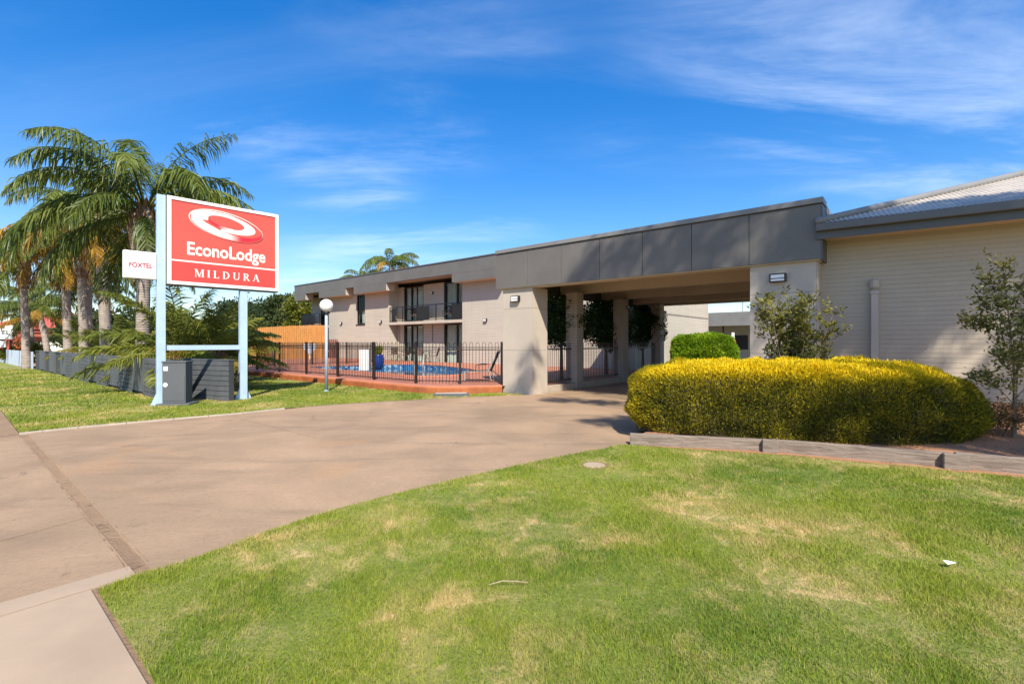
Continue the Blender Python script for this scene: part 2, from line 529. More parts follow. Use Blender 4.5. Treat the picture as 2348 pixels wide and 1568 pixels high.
def m_deck():
    m, nt, p, out = newmat('terracotta paver deck')
    v = posvec(nt)
    g = nt.nodes.new('ShaderNodeMapping'); g.inputs['Rotation'].default_value = (0, 0, R(40))
    nt.links.new(v, g.inputs['Vector'])
    b = nt.nodes.new('ShaderNodeTexBrick')
    b.inputs['Scale'].default_value = 1
    b.inputs['Brick Width'].default_value = 0.23; b.inputs['Row Height'].default_value = 0.115
    b.inputs['Mortar Size'].default_value = 0.006
    b.inputs['Color1'].default_value = (0.40, 0.135, 0.075, 1)
    b.inputs['Color2'].default_value = (0.47, 0.185, 0.105, 1)
    b.inputs['Mortar'].default_value = (0.22, 0.11, 0.07, 1)
    nt.links.new(g.outputs[0], b.inputs['Vector'])
    c = mixc(nt, mul(nt, ramp(nt, tnoise(nt, v, 1.5, 6), 0.35, 0.7), 0.35), b.outputs['Color'], (0.30, 0.125, 0.08))
    nt.links.new(c, p.inputs['Base Color'])
    p.inputs['Roughness'].default_value = 0.8
    return m


M['deck'] = m_deck()


def m_pooltile():
    m, nt, p, out = newmat('mosaic pool tile')
    v = posvec(nt)
    n = nt.nodes.new('ShaderNodeTexVoronoi')
    n.inputs['Scale'].default_value = 7.0
    nt.links.new(v, n.inputs['Vector'])
    sp = nt.nodes.new('ShaderNodeSeparateColor')
    nt.links.new(n.outputs['Color'], sp.inputs[0])
    c = mixc(nt, sp.outputs[0], (0.015, 0.05, 0.17), (0.05, 0.17, 0.32))
    c = mixc(nt, ramp(nt, sp.outputs[1], 0.75, 0.8), c, (0.30, 0.42, 0.50))
    nt.links.new(c, p.inputs['Base Color'])
    p.inputs['Roughness'].default_value = 0.2
    return m


M['pooltile'] = m_pooltile()


def m_water():
    m, nt, p, out = newmat('pool water')
    p.inputs['Base Color'].default_value = (0.02, 0.12, 0.20, 1)
    p.inputs['Roughness'].default_value = 0.04
    p.inputs['IOR'].default_value = 1.33
    v = posvec(nt)
    bump(nt, p, tnoise(nt, v, 3.0, 3, 0.5, 0.5), 0.12, 0.03)
    return m


M['water'] = m_water()


def m_attrcol(name, rough=0.4):
    m, nt, p, out = newmat(name)
    a = nt.nodes.new('ShaderNodeAttribute'); a.attribute_name = 'print'
    nt.links.new(a.outputs['Color'], p.inputs['Base Color'])
    p.inputs['Roughness'].default_value = rough
    return m


M['print'] = m_attrcol('printed sign gradient')


# ------------------------------------------------------------------ builders
WORG = {}


def tag(o, label=None, cat=None, group=None, kind=None):
    if label: o['label'] = label
    if cat: o['category'] = cat
    if group: o['group'] = group
    if kind: o['kind'] = kind
    return o


def thing(name, label, cat, loc=(0, 0, 0), group=None, rz=0.0):
    o = bpy.data.objects.new(name, None)
    o.empty_display_size = 0.2
    COL.objects.link(o)
    o.location = loc
    o.rotation_euler = (0, 0, rz)
    WORG[o] = Vector(loc)
    return tag(o, label, cat, group)


def link(name, me, parent=None, loc=(0, 0, 0), rot=None, scale=None):
    o = bpy.data.objects.new(name, me)
    COL.objects.link(o)
    o.parent = parent
    o.location = loc
    if rot is not None: o.rotation_euler = rot
    if scale is not None: o.scale = scale if hasattr(scale, '__len__') else (scale,) * 3
    return o


def copy_tree(o, parent=None):
    c = o.copy()
    COL.objects.link(c)
    c.parent = parent
    for ch in list(o.children):
        copy_tree(ch, c)
    return c


class Frame:
    def __init__(s, o, a, v):
        s.o, s.a, s.v = o, a, v

    def p(s, x, d, z=0.0):
        return (s.o[0] + s.a[0] * x + s.v[0] * d, s.o[1] + s.a[1] * x + s.v[1] * d, z)


class MB:
    def __init__(s):
        s.v = []; s.f = []

    def add(s, vs, fs):
        b = len(s.v)
        s.v += [tuple(x) for x in vs]
        s.f += [tuple(b + i for i in f) for f in fs]
        return s

    def hexa(s, c):
        return s.add(c, [(0, 3, 2, 1), (4, 5, 6, 7), (0, 1, 5, 4), (1, 2, 6, 5), (2, 3, 7, 6), (3, 0, 4, 7)])

    def box(s, x0, x1, y0, y1, z0, z1):
        return s.hexa([(x0, y0, z0), (x1, y0, z0), (x1, y1, z0), (x0, y1, z0), (x0, y0, z1), (x1, y0, z1), (x1, y1, z1), (x0, y1, z1)])

    def fbox(s, F, x0, x1, d0, d1, z0, z1):
        return s.hexa([F.p(x0, d0, z0), F.p(x1, d0, z0), F.p(x1, d1, z0), F.p(x0, d1, z0), F.p(x0, d0, z1), F.p(x1, d0, z1), F.p(x1, d1, z1), F.p(x0, d1, z1)])

    def prism(s, poly, z0, z1):
        n = len(poly)
        vs = [(x, y, z0) for x, y in poly] + [(x, y, z1) for x, y in poly]
        return s.add(vs, [tuple(range(n - 1, -1, -1)), tuple(range(n, 2 * n))] + [(i, (i + 1) % n, n + (i + 1) % n, n + i) for i in range(n)])

    def tube(s, pts, rad, n=8, cap=True):
        pts = [Vector(p) for p in pts]
        if not hasattr(rad, '__len__'): rad = [rad] * len(pts)
        rings = []
        up = Vector((0.013, 0.021, 1))
        prev = None
        for i, p in enumerate(pts):
            t = (pts[min(i + 1, len(pts) - 1)] - pts[max(i - 1, 0)]).normalized()
            if prev is None:
                x = t.cross(up if abs(t.z) < 0.95 else Vector((1, 0.02, 0))).normalized()
            else:
                x = (prev - t * prev.dot(t)).normalized()
            prev = x
            y = t.cross(x)
            rings.append([p + (x * math.cos(2 * PI * k / n + PI / n) + y * math.sin(2 * PI * k / n + PI / n)) * rad[i] for k in range(n)])
        vs = [q for r in rings for q in r]
        fs = []
        for i in range(len(pts) - 1):
            for k in range(n):
                fs.append((i * n + k, i * n + (k + 1) % n, (i + 1) * n + (k + 1) % n, (i + 1) * n + k))
        if cap:
            fs += [tuple(range(n - 1, -1, -1)), tuple(range((len(pts) - 1) * n, len(pts) * n))]
        return s.add(vs, fs)

    def lathe(s, prof, n=16, c=(0, 0, 0)):
        vs = []
        for r, z in prof:
            for k in range(n):
                vs.append((c[0] + r * math.cos(2 * PI * k / n), c[1] + r * math.sin(2 * PI * k / n), c[2] + z))
        fs = []
        for i in range(len(prof) - 1):
            for k in range(n):
                fs.append((i * n + k, i * n + (k + 1) % n, (i + 1) * n + (k + 1) % n, (i + 1) * n + k))
        fs.append(tuple(range(n - 1, -1, -1)))
        fs.append(tuple(range((len(prof) - 1) * n, len(prof) * n)))
        return s.add(vs, fs)

    def mesh(s, name, mat, org=(0, 0, 0), smooth=False, bevel=0.0, segs=1):
        me = bpy.data.meshes.new(name)
        me.from_pydata([(x - org[0], y - org[1], z - org[2]) for x, y, z in s.v], [], s.f)
        bm = bmesh.new(); bm.from_mesh(me)
        bmesh.ops.recalc_face_normals(bm, faces=bm.faces)
        if bevel:
            es = [e for e in bm.edges if len(e.link_faces) == 2 and e.calc_face_angle(0) > 0.5]
            bmesh.ops.bevel(bm, geom=es, offset=bevel, segments=segs, affect='EDGES', profile=0.6)
        if smooth:
            for f in bm.faces: f.smooth = True
        bm.to_mesh(me); bm.free()
        if mat is not None: me.materials.append(mat)
        return me

    def part(s, name, mat, parent, smooth=False, bevel=0.0, segs=1):
        o = link(name, s.mesh(name, mat, WORG[parent], smooth, bevel, segs), parent)
        WORG[o] = WORG[parent]
        return o

    def top(s, name, mat, label=None, cat=None, group=None, kind=None, smooth=False, bevel=0.0, origin=None):
        if origin is None:
            a = np.array(s.v)
            origin = ((a[:, 0].min() + a[:, 0].max()) / 2, (a[:, 1].min() + a[:, 1].max()) / 2, a[:, 2].min())
        o = link(name, s.mesh(name, mat, origin, smooth, bevel), None, origin)
        WORG[o] = Vector(origin)
        return tag(o, label, cat, group, kind)


def nmesh(name, verts, faces, mat, attr=None, smooth=False):
    """fast mesh from numpy arrays; faces all of one size"""
    me = bpy.data.meshes.new(name)
    k = faces.shape[1]
    me.vertices.add(len(verts)); me.vertices.foreach_set('co', np.ascontiguousarray(verts, dtype=np.float32).ravel())
    me.loops.add(faces.size); me.loops.foreach_set('vertex_index', np.ascontiguousarray(faces, dtype=np.int32).ravel())
    me.polygons.add(len(faces)); me.polygons.foreach_set('loop_start', np.arange(0, faces.size, k, dtype=np.int32))
    me.update(calc_edges=True)
    if attr is not None:
        at = me.attributes.new('tint', 'FLOAT', 'POINT')
        at.data.foreach_set('value', np.ascontiguousarray(attr, dtype=np.float32))
    me.materials.append(mat)
    return me


def norm(a):
    return a / (np.linalg.norm(a, axis=1, keepdims=True) + 1e-9)


def leaves(pos, dirs, L, W, tint=None, fold=0.0):
    """diamond leaf quads at pos along dirs"""
    n = len(pos)
    dirs = norm(dirs)
    r = norm(rng.normal(size=(n, 3)))
    side = norm(np.cross(dirs, r))
    L = np.broadcast_to(np.asarray(L), (n,))[:, None]; W = np.broadcast_to(np.asarray(W), (n,))[:, None]
    v = np.empty((n, 4, 3))
    v[:, 0] = pos
    v[:, 1] = pos + dirs * L * 0.45 + side * W * 0.5
    v[:, 2] = pos + dirs * L
    v[:, 3] = pos + dirs * L * 0.45 - side * W * 0.5
    f = np.arange(n * 4).reshape(n, 4)
    t = None if tint is None else np.repeat(tint, 4)
    return v.reshape(-1, 3), f, t


def leafpart(name, pos, dirs, L, W, mat, parent, tint=None, kind='stuff'):
    v, f, t = leaves(np.asarray(pos) - np.array(WORG[parent]), dirs, L, W, tint)
    o = link(name, nmesh(name, v, f, mat, t), parent)
    WORG[o] = WORG[parent]
    if kind: o['kind'] = kind
    return o


def inpoly(P, poly):
    x, y = P[:, 0], P[:, 1]
    ins = np.zeros(len(P), bool)
    n = len(poly)
    for i in range(n):
        x0, y0 = poly[i]; x1, y1 = poly[(i + 1) % n]
        c = ((y0 > y) != (y1 > y)) & (x < (x1 - x0) * (y - y0) / (y1 - y0 + 1e-12) + x0)
        ins ^= c
    return ins


def clip(poly, n, c):
    """keep the part of poly where n.p <= c"""
    out = []
    for i in range(len(poly)):
        p, q = poly[i], poly[(i + 1) % len(poly)]
        a, b = n[0] * p[0] + n[1] * p[1] - c, n[0] * q[0] + n[1] * q[1] - c
        if a <= 0: out.append(p)
        if (a < 0) != (b < 0) and a != b:
            t = a / (a - b)
            out.append((p[0] + (q[0] - p[0]) * t, p[1] + (q[1] - p[1]) * t))
    return out


def sheet(name, poly, z, mat, kind='structure', hole=None):
    bm = bmesh.new()
    loops = [poly] + ([hole] if hole else [])
    edges = []
    for lp in loops:
        vs = [bm.verts.new((x, y, z)) for x, y in lp]
        edges += [bm.edges.new((vs[i], vs[(i + 1) % len(vs)])) for i in range(len(vs))]
    bmesh.ops.triangle_fill(bm, edges=edges, use_beauty=True)
    bmesh.ops.recalc_face_normals(bm, faces=bm.faces)
    for f in bm.faces:
        if f.normal.z < 0: f.normal_flip()
    me = bpy.data.meshes.new(name)
    bm.to_mesh(me); bm.free()
    me.materials.append(mat)
    o = link(name, me)
    WORG[o] = Vector((0, 0, 0))
    return tag(o, kind=kind)


def smoothpoly(pts, n=6):
    """Catmull-Rom through open list"""
    out = []
    for i in range(len(pts) - 1):
        p0, p1, p2, p3 = pts[max(i - 1, 0)], pts[i], pts[i + 1], pts[min(i + 2, len(pts) - 1)]
        for k in range(n):
            t = k / n
            out.append(tuple(0.5 * (2 * p1[j] + (p2[j] - p0[j]) * t + (2 * p0[j] - 5 * p1[j] + 4 * p2[j] - p3[j]) * t * t + (3 * p1[j] - p0[j] - 3 * p2[j] + p3[j]) * t ** 3) for j in range(len(p1))))
    out.append(tuple(pts[-1]))
    return out


ST = Frame((0, 0), AX, VX)              # street frame: s along the street, d into the plot
CP = Frame((0.59, 13.75), AX, VX)       # drive-through canopy: s=0 at the left pillar's inner front corner
TS = Frame((-3.15, 30.4), AX, VX)       # two-storey wing: s=0 at the right edge of the balcony recess
RB = Frame((6.2, 9.63), (0.824, -0.567), (0.567, 0.824))   # single-storey wing on the right

# ------------------------------------------------------------------ ground, driveway, footpath, lawns
sheet('ground', [(-600, -300), (600, -300), (600, 900), (-600, 900)], -0.08, M['ground'])

near_edge = smoothpoly([(-2.44, 3.06), (-2.31, 3.2), (-2.16, 3.42), (-1.88, 3.88), (-1.5, 4.4), (-0.8, 5.08), (0.14, 5.89), (1.12, 6.63), (1.70, 7.08)], 4)
far_edge = smoothpoly([(-8.02, 7.82), (-7.57, 8.38), (-6.56, 9.32), (-5.65, 10.12), (-4.37, 11.55), (-2.02, 12.79), (-0.9, 13.31), (0.42, 13.72)], 4)
bed_edge = [(1.70, 7.08), (1.98, 7.7), (2.35, 8.5), (3.1, 9.4), (4.2, 10.0), (4.95, 10.12)]
drive_poly = near_edge[:-1] + bed_edge + [ST.p(-2.75, 38)[:2], ST.p(-8.40, 38)[:2], CP.p(0.02, 0.4)[:2]] + far_edge[::-1]
drv_base = sheet('driveway', [ST.p(-40, -6)[:2], ST.p(-3.6, -6)[:2], ST.p(-3.6, 0.9)[:2]] + [(p[0] + 0.02, p[1] - 0.02) for p in near_edge[1:-1]] + [(p[0] + 0.03, p[1]) for p in bed_edge] + [ST.p(-2.7, 38)[:2], ST.p(-8.43, 38)[:2], CP.p(0.0, 0.42)[:2]] + [(p[0] - 0.02, p[1] + 0.02) for p in far_edge[::-1]] + [ST.p(-40, 0.9)[:2]], -0.010, M['dirt'])
WORG[drv_base] = Vector((0, 0, 0))


def slab(poly, z=0.0, mat='drive', name='concrete_slab', parent=drv_base):
    if len(poly) < 3: return
    out = []
    for p in poly:
        if not out or (abs(p[0] - out[-1][0]) + abs(p[1] - out[-1][1])) > 1e-4: out.append(p)
    MB().prism(out, -0.05, z).part(name, M[mat], parent)


def halves(poly, n, c, gap):
    return clip(poly, n, c - gap / 2), clip(poly, (-n[0], -n[1]), -(c + gap / 2))


drive_poly = clip(drive_poly, (-VX[0], -VX[1]), -0.885)
# main driveway: long joint, cross joints
LJ = (-0.515, 0.857)                      # normal of the long joint running towards the canopy
ljc = LJ[0] * -3.02 + LJ[1] * 7.57
near_h, far_h = halves(drive_poly, LJ, ljc, 0.012)
for hp, cuts in ((near_h, (7.4, 11.5, 15.5, 22.0, 30.0)), (far_h, (3.77, 7.4, 11.5, 15.5, 22.0, 30.0))):
    rest = hp
    for c in cuts:
        a, rest = halves(rest, VX, c, 0.014)
        slab(a)
    slab(rest)
# crumbling expansion joint along the back of the footpath line, packed with dirt
jm = MB(); vs = []; nj = 110
for i in range(nj + 1):
    s_ = -11.1 + (11.1 - 3.72) * i / nj
    w0 = 0.795 - 0.012 + 0.010 * mnoise.noise((s_ * 3.1, 0, 0)); w1 = 0.885 + 0.012 * mnoise.noise((s_ * 2.7, 5, 0)) + 0.02
    for j in range(5):
        d_ = w0 + (w1 - w0) * j / 4
        vs.append(ST.p(s_, d_, -0.014 + 0.012 * (mnoise.noise((s_ * 9, d_ * 30, 1))) + (0.016 if j in (0, 4) else 0)))
jm.add(vs, [(5 * i + j, 5 * (i + 1) + j, 5 * (i + 1) + j + 1, 5 * i + j + 1) for i in range(nj) for j in range(4)])
jm.part('expansion_joint', M['dirt'], drv_base, smooth=True)
# crossover between the footpath line and the street
cross = [ST.p(-12.0, -4.5)[:2], ST.p(-4.06, -4.5)[:2], ST.p(-4.04, 0.80)[:2], ST.p(-10.98, 0.80)[:2]]
a, b = halves(cross, (AX[0] * 0.96 + VX[0] * 0.28, AX[1] * 0.96 + VX[1] * 0.28), -5.0, 0.012)
slab(a); slab(b)
slab([ST.p(-4.03, -4.5)[:2], ST.p(-3.84, -4.5)[:2], ST.p(-3.84, 0.80)[:2], ST.p(-4.03, 0.80)[:2]], 0.004, 'path', 'apron_strip')

fp = sheet('footpath', [ST.p(-3.85, -1.3)[:2], ST.p(14, -1.3)[:2], ST.p(14, 0.62)[:2], ST.p(-3.85, 0.62)[:2]], -0.004, M['dirt'])
x = -3.825
for k in range(9):
    w = 1.8
    MB().prism([ST.p(x, -1.2)[:2], ST.p(x + w, -1.2)[:2], ST.p(x + w, 0.58)[:2], ST.p(x, 0.58)[:2]], -0.06, 0.006).part('footpath_slab', M['path'], fp, bevel=0.006)
    x += w + 0.012

# kerb along the far edge of the drive
kb = thing('kerb', 'thin pale concrete kerb between the far lawn and the driveway', 'kerb', (-6.9, 9.0, 0))
for i in range(0, 14, 2):
    pts = far_edge[i:i + 3]
    if len(pts) < 3: break
    left = []
    for j, p in enumerate(pts):
        t = Vector((pts[min(j + 1, 2)][0] - pts[max(j - 1, 0)][0], pts[min(j + 1, 2)][1] - pts[max(j - 1, 0)][1])).normalized()
        left.append((p[0] - t.y * 0.085, p[1] + t.x * 0.085))
    q = [(p[0], p[1]) for p in pts]
    q[-1] = (q[-1][0] - (q[-1][0] - q[-2][0]) * 0.03, q[-1][1] - (q[-1][1] - q[-2][1]) * 0.03)
    MB().prism(q + left[::-1], -0.05, 0.022).part('kerb_section', M['kerb'], kb, bevel=0.004)

sleep_line = [(1.72, 7.08), (3.55, 6.60), (5.27, 5.74), (7.05, 4.83), (9.6, 3.2)]
near_grass = near_edge[:-1] + [(1.66, 6.95), (2.6, 6.66), (3.5, 6.40), (4.4, 5.95), (5.2, 5.52), (6.1, 5.02), (7.0, 4.60), (9.6, 2.95), (14, 0.4), (14, -8), ST.p(11, 0.60)[:2], ST.p(-3.78, 0.60)[:2]]
near_lawn = near_edge[:-1] + [(1.70, 7.02), (3.53, 6.52), (5.25, 5.66), (7.0, 4.76), (9.6, 3.1), (14, 0.5), (14, -8), ST.p(11, 0.60)[:2], ST.p(-3.78, 0.60)[:2]]
deck_front = [(-14.6, 24.0), (-12.2, 22.0), (-6.05, 16.85), (-3.4, 14.65), (-2.5, 14.05), (-1.5, 13.95), (-0.30, 14.30)]
far_lawn = [(p[0] - 0.075, p[1] + 0.075) for p in far_edge[:15]] + [(p[0], p[1] + 0.0) for p in far_edge[15:]] + [(0.1, 13.9)] + deck_front[::-1] + [(-22, 42), (-60, 60), ST.p(-60, 0.9)[:2]]
sheet('lawn', near_lawn, 0.004, M['lawn'])
sheet('lawn', far_lawn, 0.004, M['lawn'])


def grass_obj(name, poly, boxes, label):
    vs, ts = [], []
    for (x0, x1, y0, y1, dens, h, w, ymax_ratio) in boxes:
        n = int((x1 - x0) * (y1 - y0) * dens)
        P = np.stack([rng.uniform(x0, x1, n), rng.uniform(y0, y1, n)], 1)
        P = P[(np.hypot(P[:, 0] - 1.0, P[:, 1] - 5.85) > 0.13) & (np.hypot((P[:, 0] - 1.26) * 0.8, P[:, 1] - 5.36) > 0.07 * rng.uniform(0.6, 1.6, len(P)))]
        keep = inpoly(P, poly) & (P[:, 1] > 0.3) & (np.abs(P[:, 0]) < P[:, 1] * 1.25 + 1.0)
        P = P[keep]; n = len(P)
        # uneven cover: clumps thin out in places
        cl = np.array([mnoise.noise((p[0] * 2.3, p[1] * 2.3, 0.3)) for p in P]) if n < 400000 else np.zeros(n)
        k2 = rng.uniform(0, 1, n) < np.clip(0.85 + cl * 0.7, 0.55, 1.0)
        P = P[k2]; cl = cl[k2]; n = len(P)
        ang = rng.uniform(0, 2 * PI, n)
        hh = h * rng.uniform(0.45, 1.25, n) * np.clip(1 + cl * 0.5, 0.5, 1.4)
        lean = rng.uniform(0.1, 1.0, n) * hh
        la = rng.uniform(0, 2 * PI, n)
        ww = w * rng.uniform(0.6, 1.3, n)
        v = np.zeros((n, 3, 3))
        base = np.stack([P[:, 0], P[:, 1], np.full(n, 0.0)], 1)
        sd = np.stack([np.cos(ang), np.sin(ang), np.zeros(n)], 1) * ww[:, None] * 0.5
        v[:, 0] = base - sd; v[:, 1] = base + sd
        v[:, 2] = base + np.stack([np.cos(la) * lean, np.sin(la) * lean, hh], 1)
        vs.append(v.reshape(-1, 3)); ts.append(np.repeat((rng.uniform(0, 1, n) < 0.2).astype(float) * rng.uniform(0.4, 1, n), 3))
    v = np.concatenate(vs); f = np.arange(len(v)).reshape(-1, 3)
    o = link(name, nmesh(name, v, f, M['grass'], np.concatenate(ts)))
    return tag(o, label, 'grass', kind='stuff')


soil_strip = sheet('soil_strip', [(1.75, 7.0), (2.6, 6.66), (3.5, 6.40), (4.4, 5.95), (5.2, 5.52), (6.1, 5.02), (7.0, 4.60), (9.6, 2.95), (9.65, 3.2), (7.05, 4.8), (5.27, 5.7), (3.55, 6.56)], 0.009, M['soil'])
grass_obj('lawn_grass', near_grass, [(-2.8, 6.0, 1.6, 3.2, 20000, 0.030, 0.0048, 0), (-2.6, 6.5, 3.2, 4.6, 14000, 0.032, 0.0060, 0), (-2, 9, 4.6, 7.2, 8000, 0.034, 0.008, 0), (4, 9.5, 1.0, 4.6, 3000, 0.036, 0.010, 0)], 'short patchy green and straw coloured grass in front of the golden hedge')
grass_obj('lawn_grass', far_lawn, [(-9.5, 0.5, 7.5, 14.2, 2200, 0.042, 0.017, 0), (-14, 0, 14.2, 18, 900, 0.045, 0.026, 0), (-22, -9.5, 8, 18, 700, 0.045, 0.028, 0), (-30, -9, 18, 27, 250, 0.05, 0.045, 0)], 'bright green grass around the sign and lamp post across the driveway')

# ------------------------------------------------------------------ pool terrace
DZ = 0.2
pool_pts = [(-4.9, 19.6), (-3.6, 18.5), (-2.4, 18.9), (-1.7, 20.5), (-1.8, 22.6), (-3.0, 25.0), (-4.6, 27.4), (-6.3, 28.2), (-8.4, 27.6), (-10.2, 26.0), (-10.5, 24.8), (-9.2, 23.3), (-7.0, 21.6), (-4.9, 19.6)]
pool = smoothpoly(pool_pts, 4)[:-1]
deck_poly = deck_front + [CP.p(-1.0, 0.74)[:2], CP.p(-0.2, 0.74)[:2], CP.p(-0.2, 10.5)[:2], TS.p(11.6, -0.02)[:2], TS.p(-21.0, -0.02)[:2]]
deck = sheet('pool_terrace', deck_poly, DZ, M['deck'], hole=pool)
edge = MB()
dfe = smoothpoly(deck_front, 3)
for i in range(len(dfe) - 1):
    p, q = dfe[i], dfe[i + 1]
    t = Vector((q[0] - p[0], q[1] - p[1])).normalized()
    nx, ny = t.y * 0.03, -t.x * 0.03
    edge.add([(p[0] + nx, p[1] + ny, -0.05), (q[0] + nx, q[1] + ny, -0.05), (q[0] + nx, q[1] + ny, DZ - 0.03), (p[0] + nx, p[1] + ny, DZ - 0.03), (p[0], p[1], DZ), (q[0], q[1], DZ)], [(0, 1, 2, 3), (3, 2, 5, 4)])
edge.part('terrace_edge', M['deckedge'], deck)
# brick-on-edge coping pavers along the front
cope = MB().box(-0.11, 0.11, 0, 0.23, 0, 0.022).mesh('coping_paver', M['tiletop'], bevel=0.004)
k = 0
for i in range(len(dfe) - 1):
    p, q = Vector(dfe[i]), Vector(dfe[i + 1])
    L = (q - p).length
    t = (q - p).normalized()
    nn = max(1, int(L / 0.228))
    for j in range(nn):
        c = p + t * (L * (j + 0.5) / nn)
        link('coping_paver', cope, deck, (c.x, c.y, DZ - 0.004), (0, 0, math.atan2(t.y, t.x)), (L / nn / 0.228, 1, 1))
# pool shell
sh = MB()
n = len(pool)
for i in range(n):
    p, q = pool[i], pool[(i + 1) % n]
    sh.add([(p[0], p[1], DZ + 0.003), (q[0], q[1], DZ + 0.003), (q[0], q[1], -1.1), (p[0], p[1], -1.1)], [(0, 1, 2, 3)])
shell = sh.part('pool_tile_wall', M['pooltile'], deck)
cx, cy = sum(p[0] for p in pool) / n, sum(p[1] for p in pool) / n
cp = MB()
ring = []
for i in range(n):
    p, a_, b_ = Vector(pool[i]), Vector(pool[i - 1]), Vector(pool[(i + 1) % n])
    t = (b_ - a_).normalized()
    o_ = Vector((t.y, -t.x))
    if (p + o_ * 0.1 - Vector((cx, cy))).length < (p - Vector((cx, cy))).length: o_ = -o_
    ring.append((p, p + o_ * 0.32))
for i in range(n):
    (p, po), (q, qo) = ring[i], ring[(i + 1) % n]
    cp.add([(p.x, p.y, DZ + 0.03), (q.x, q.y, DZ + 0.03), (qo.x, qo.y, DZ + 0.03), (po.x, po.y, DZ + 0.03), (p.x, p.y, DZ - 0.03), (q.x, q.y, DZ - 0.03), (po.x, po.y, DZ), (qo.x, qo.y, DZ)], [(0, 1, 2, 3), (0, 4, 5, 1), (3, 2, 7, 6)])
cp.part('pool_coping', M['tiletop'], deck)
sheet('pool_water', [(p[0], p[1]) for p in pool], DZ - 0.22, M['water'])
# strip of ground between the lawns and behind the block wall
sheet('garden_bed', [(-9.0, 12.9), (-7.3, 12.45), (-7.6, 13.6), (-13.3, 22.2), (-14.5, 23.3), (-30, 36), (-40, 38.2), (-9.35, 12.85)], 0.012, M['soil'])

# ------------------------------------------------------------------ raised bed on the right
bed = sheet('raised_bed', [(3.0, 8.0), (3.1, 8.0), (3.1, 8.1)], -0.2, M['soil'])
bm = bmesh.new()
back = [CP.p(5.7, -0.12)[:2], CP.p(6.3, -0.1)[:2], RB.p(0.1, -0.01)[:2], RB.p(1.5, -0.01)[:2], RB.p(3.0, -0.01)[:2], RB.p(6.5, -0.01)[:2]]
front = [(1.78, 7.16), (2.7, 6.95), (3.6, 6.68), (5.3, 5.83), (7.05, 4.92), (9.7, 3.3)]
nu, nv = 60, 24
def lerpl(L, t):
    f = t * (len(L) - 1); i = min(int(f), len(L) - 2); f -= i
    return (L[i][0] + (L[i + 1][0] - L[i][0]) * f, L[i][1] + (L[i + 1][1] - L[i][1]) * f)
gv = []
for i in range(nu + 1):
    A, B = lerpl(front, i / nu), lerpl(back, i / nu)
    row = []
    for j in range(nv + 1):
        t = j / nv
        x_, y_ = A[0] + (B[0] - A[0]) * t, A[1] + (B[1] - A[1]) * t
        z_ = 0.11 + 0.36 * t ** 0.8 * min(1, i / nu * 1.6) + 0.05 * mnoise.noise((x_ * 1.7, y_ * 1.7, 0)) + 0.02 * mnoise.noise((x_ * 7, y_ * 7, 3))
        row.append(bm.verts.new((x_, y_, z_)))
    gv.append(row)
for i in range(nu):
    for j in range(nv):
        f = bm.faces.new((gv[i][j], gv[i + 1][j], gv[i + 1][j + 1], gv[i][j + 1])); f.smooth = True
bmesh.ops.recalc_face_normals(bm, faces=bm.faces)
bm.to_mesh(bed.data); bm.free()

sl = thing('sleeper_edging', 'weathered grey timber sleepers edging the red soil bed', 'edging', (4.5, 6.1, 0))
def sleeper_piece(p, q, wdt, h, name, z0=-0.06, dz=0.0):
    P, Q = Vector(p), Vector(q)
    L = (Q - P).length; ang = math.atan2(Q.y - P.y, Q.x - P.x)
    mb = MB()
    ns = max(2, int(L / 0.12))
    # worn, slightly wavy beam
    def prof(i, sy, sz):
        return (L * i / ns, sy * wdt / 2 + 0.006 * mnoise.noise((i * 0.7, sy, sz + p[0])), (z0 if sz < 0 else h) + 0.008 * mnoise.noise((i * 0.55, sy * 2, sz + p[1])))
    vs = []
    for i in range(ns + 1):
        vs += [prof(i, -1, -1), prof(i, 1, -1), prof(i, 1, 1), prof(i, -1, 1)]
    fs = [(0, 1, 2, 3), (4 * ns + 3, 4 * ns + 2, 4 * ns + 1, 4 * ns)]
    for i in range(ns):
        for k in range(4):
            fs.append((4 * i + k, 4 * (i + 1) + k, 4 * (i + 1) + (k + 1) % 4, 4 * i + (k + 1) % 4))
    mb.add(vs, fs)
    me = mb.mesh(name, M['sleeper'], bevel=0.008)
    return link(name, me, sl, Vector((p[0], p[1], dz)) - WORG[sl], (0, 0, ang))
for i in range(4):
    p, q = Vector(sleep_line[i]), Vector(sleep_line[i + 1])
    t = (q - p).normalized()
    sleeper_piece(p + t * 0.02, q - t * 0.02, 0.09, 0.165 + 0.012 * i % 0.03, 'sleeper')
for c, w in ((sleep_line[1], 0.19), (sleep_line[2], 0.23), (sleep_line[3], 0.2)):
    mb = MB()
    c = Vector(c); t = (Vector(sleep_line[3]) - Vector(sleep_line[1])).normalized()
    nrm = Vector((t.y, -t.x))
    c2 = c + nrm * 0.095
    sleeper_piece(c2 - t * w / 2, c2 + t * w / 2, 0.085, 0.185, 'stake', z0=-0.1)

# ------------------------------------------------------------------ drive-through canopy
def wall_light(parent, F, s, d, z, w=0.3, h=0.16, dep=0.1):
    wl_ = MB().fbox(F, s - w / 2, s + w / 2, d - dep, d, z - h / 2, z + h / 2).part('wall_light', M['darkmetal'], parent, bevel=0.006)
    MB().fbox(F, s - w / 2 + 0.03, s + w / 2 - 0.03, d - dep - 0.012, d - dep - 0.001, z - h * 0.05, z + h * 0.34).part('lens', M['white'], wl_)
    MB().fbox(F, s - w / 2 + 0.03, s + w / 2 - 0.03, d - dep - 0.012, d - dep - 0.001, z - h * 0.40, z - h * 0.16).part('lens', M['white'], wl_)
    return wl_


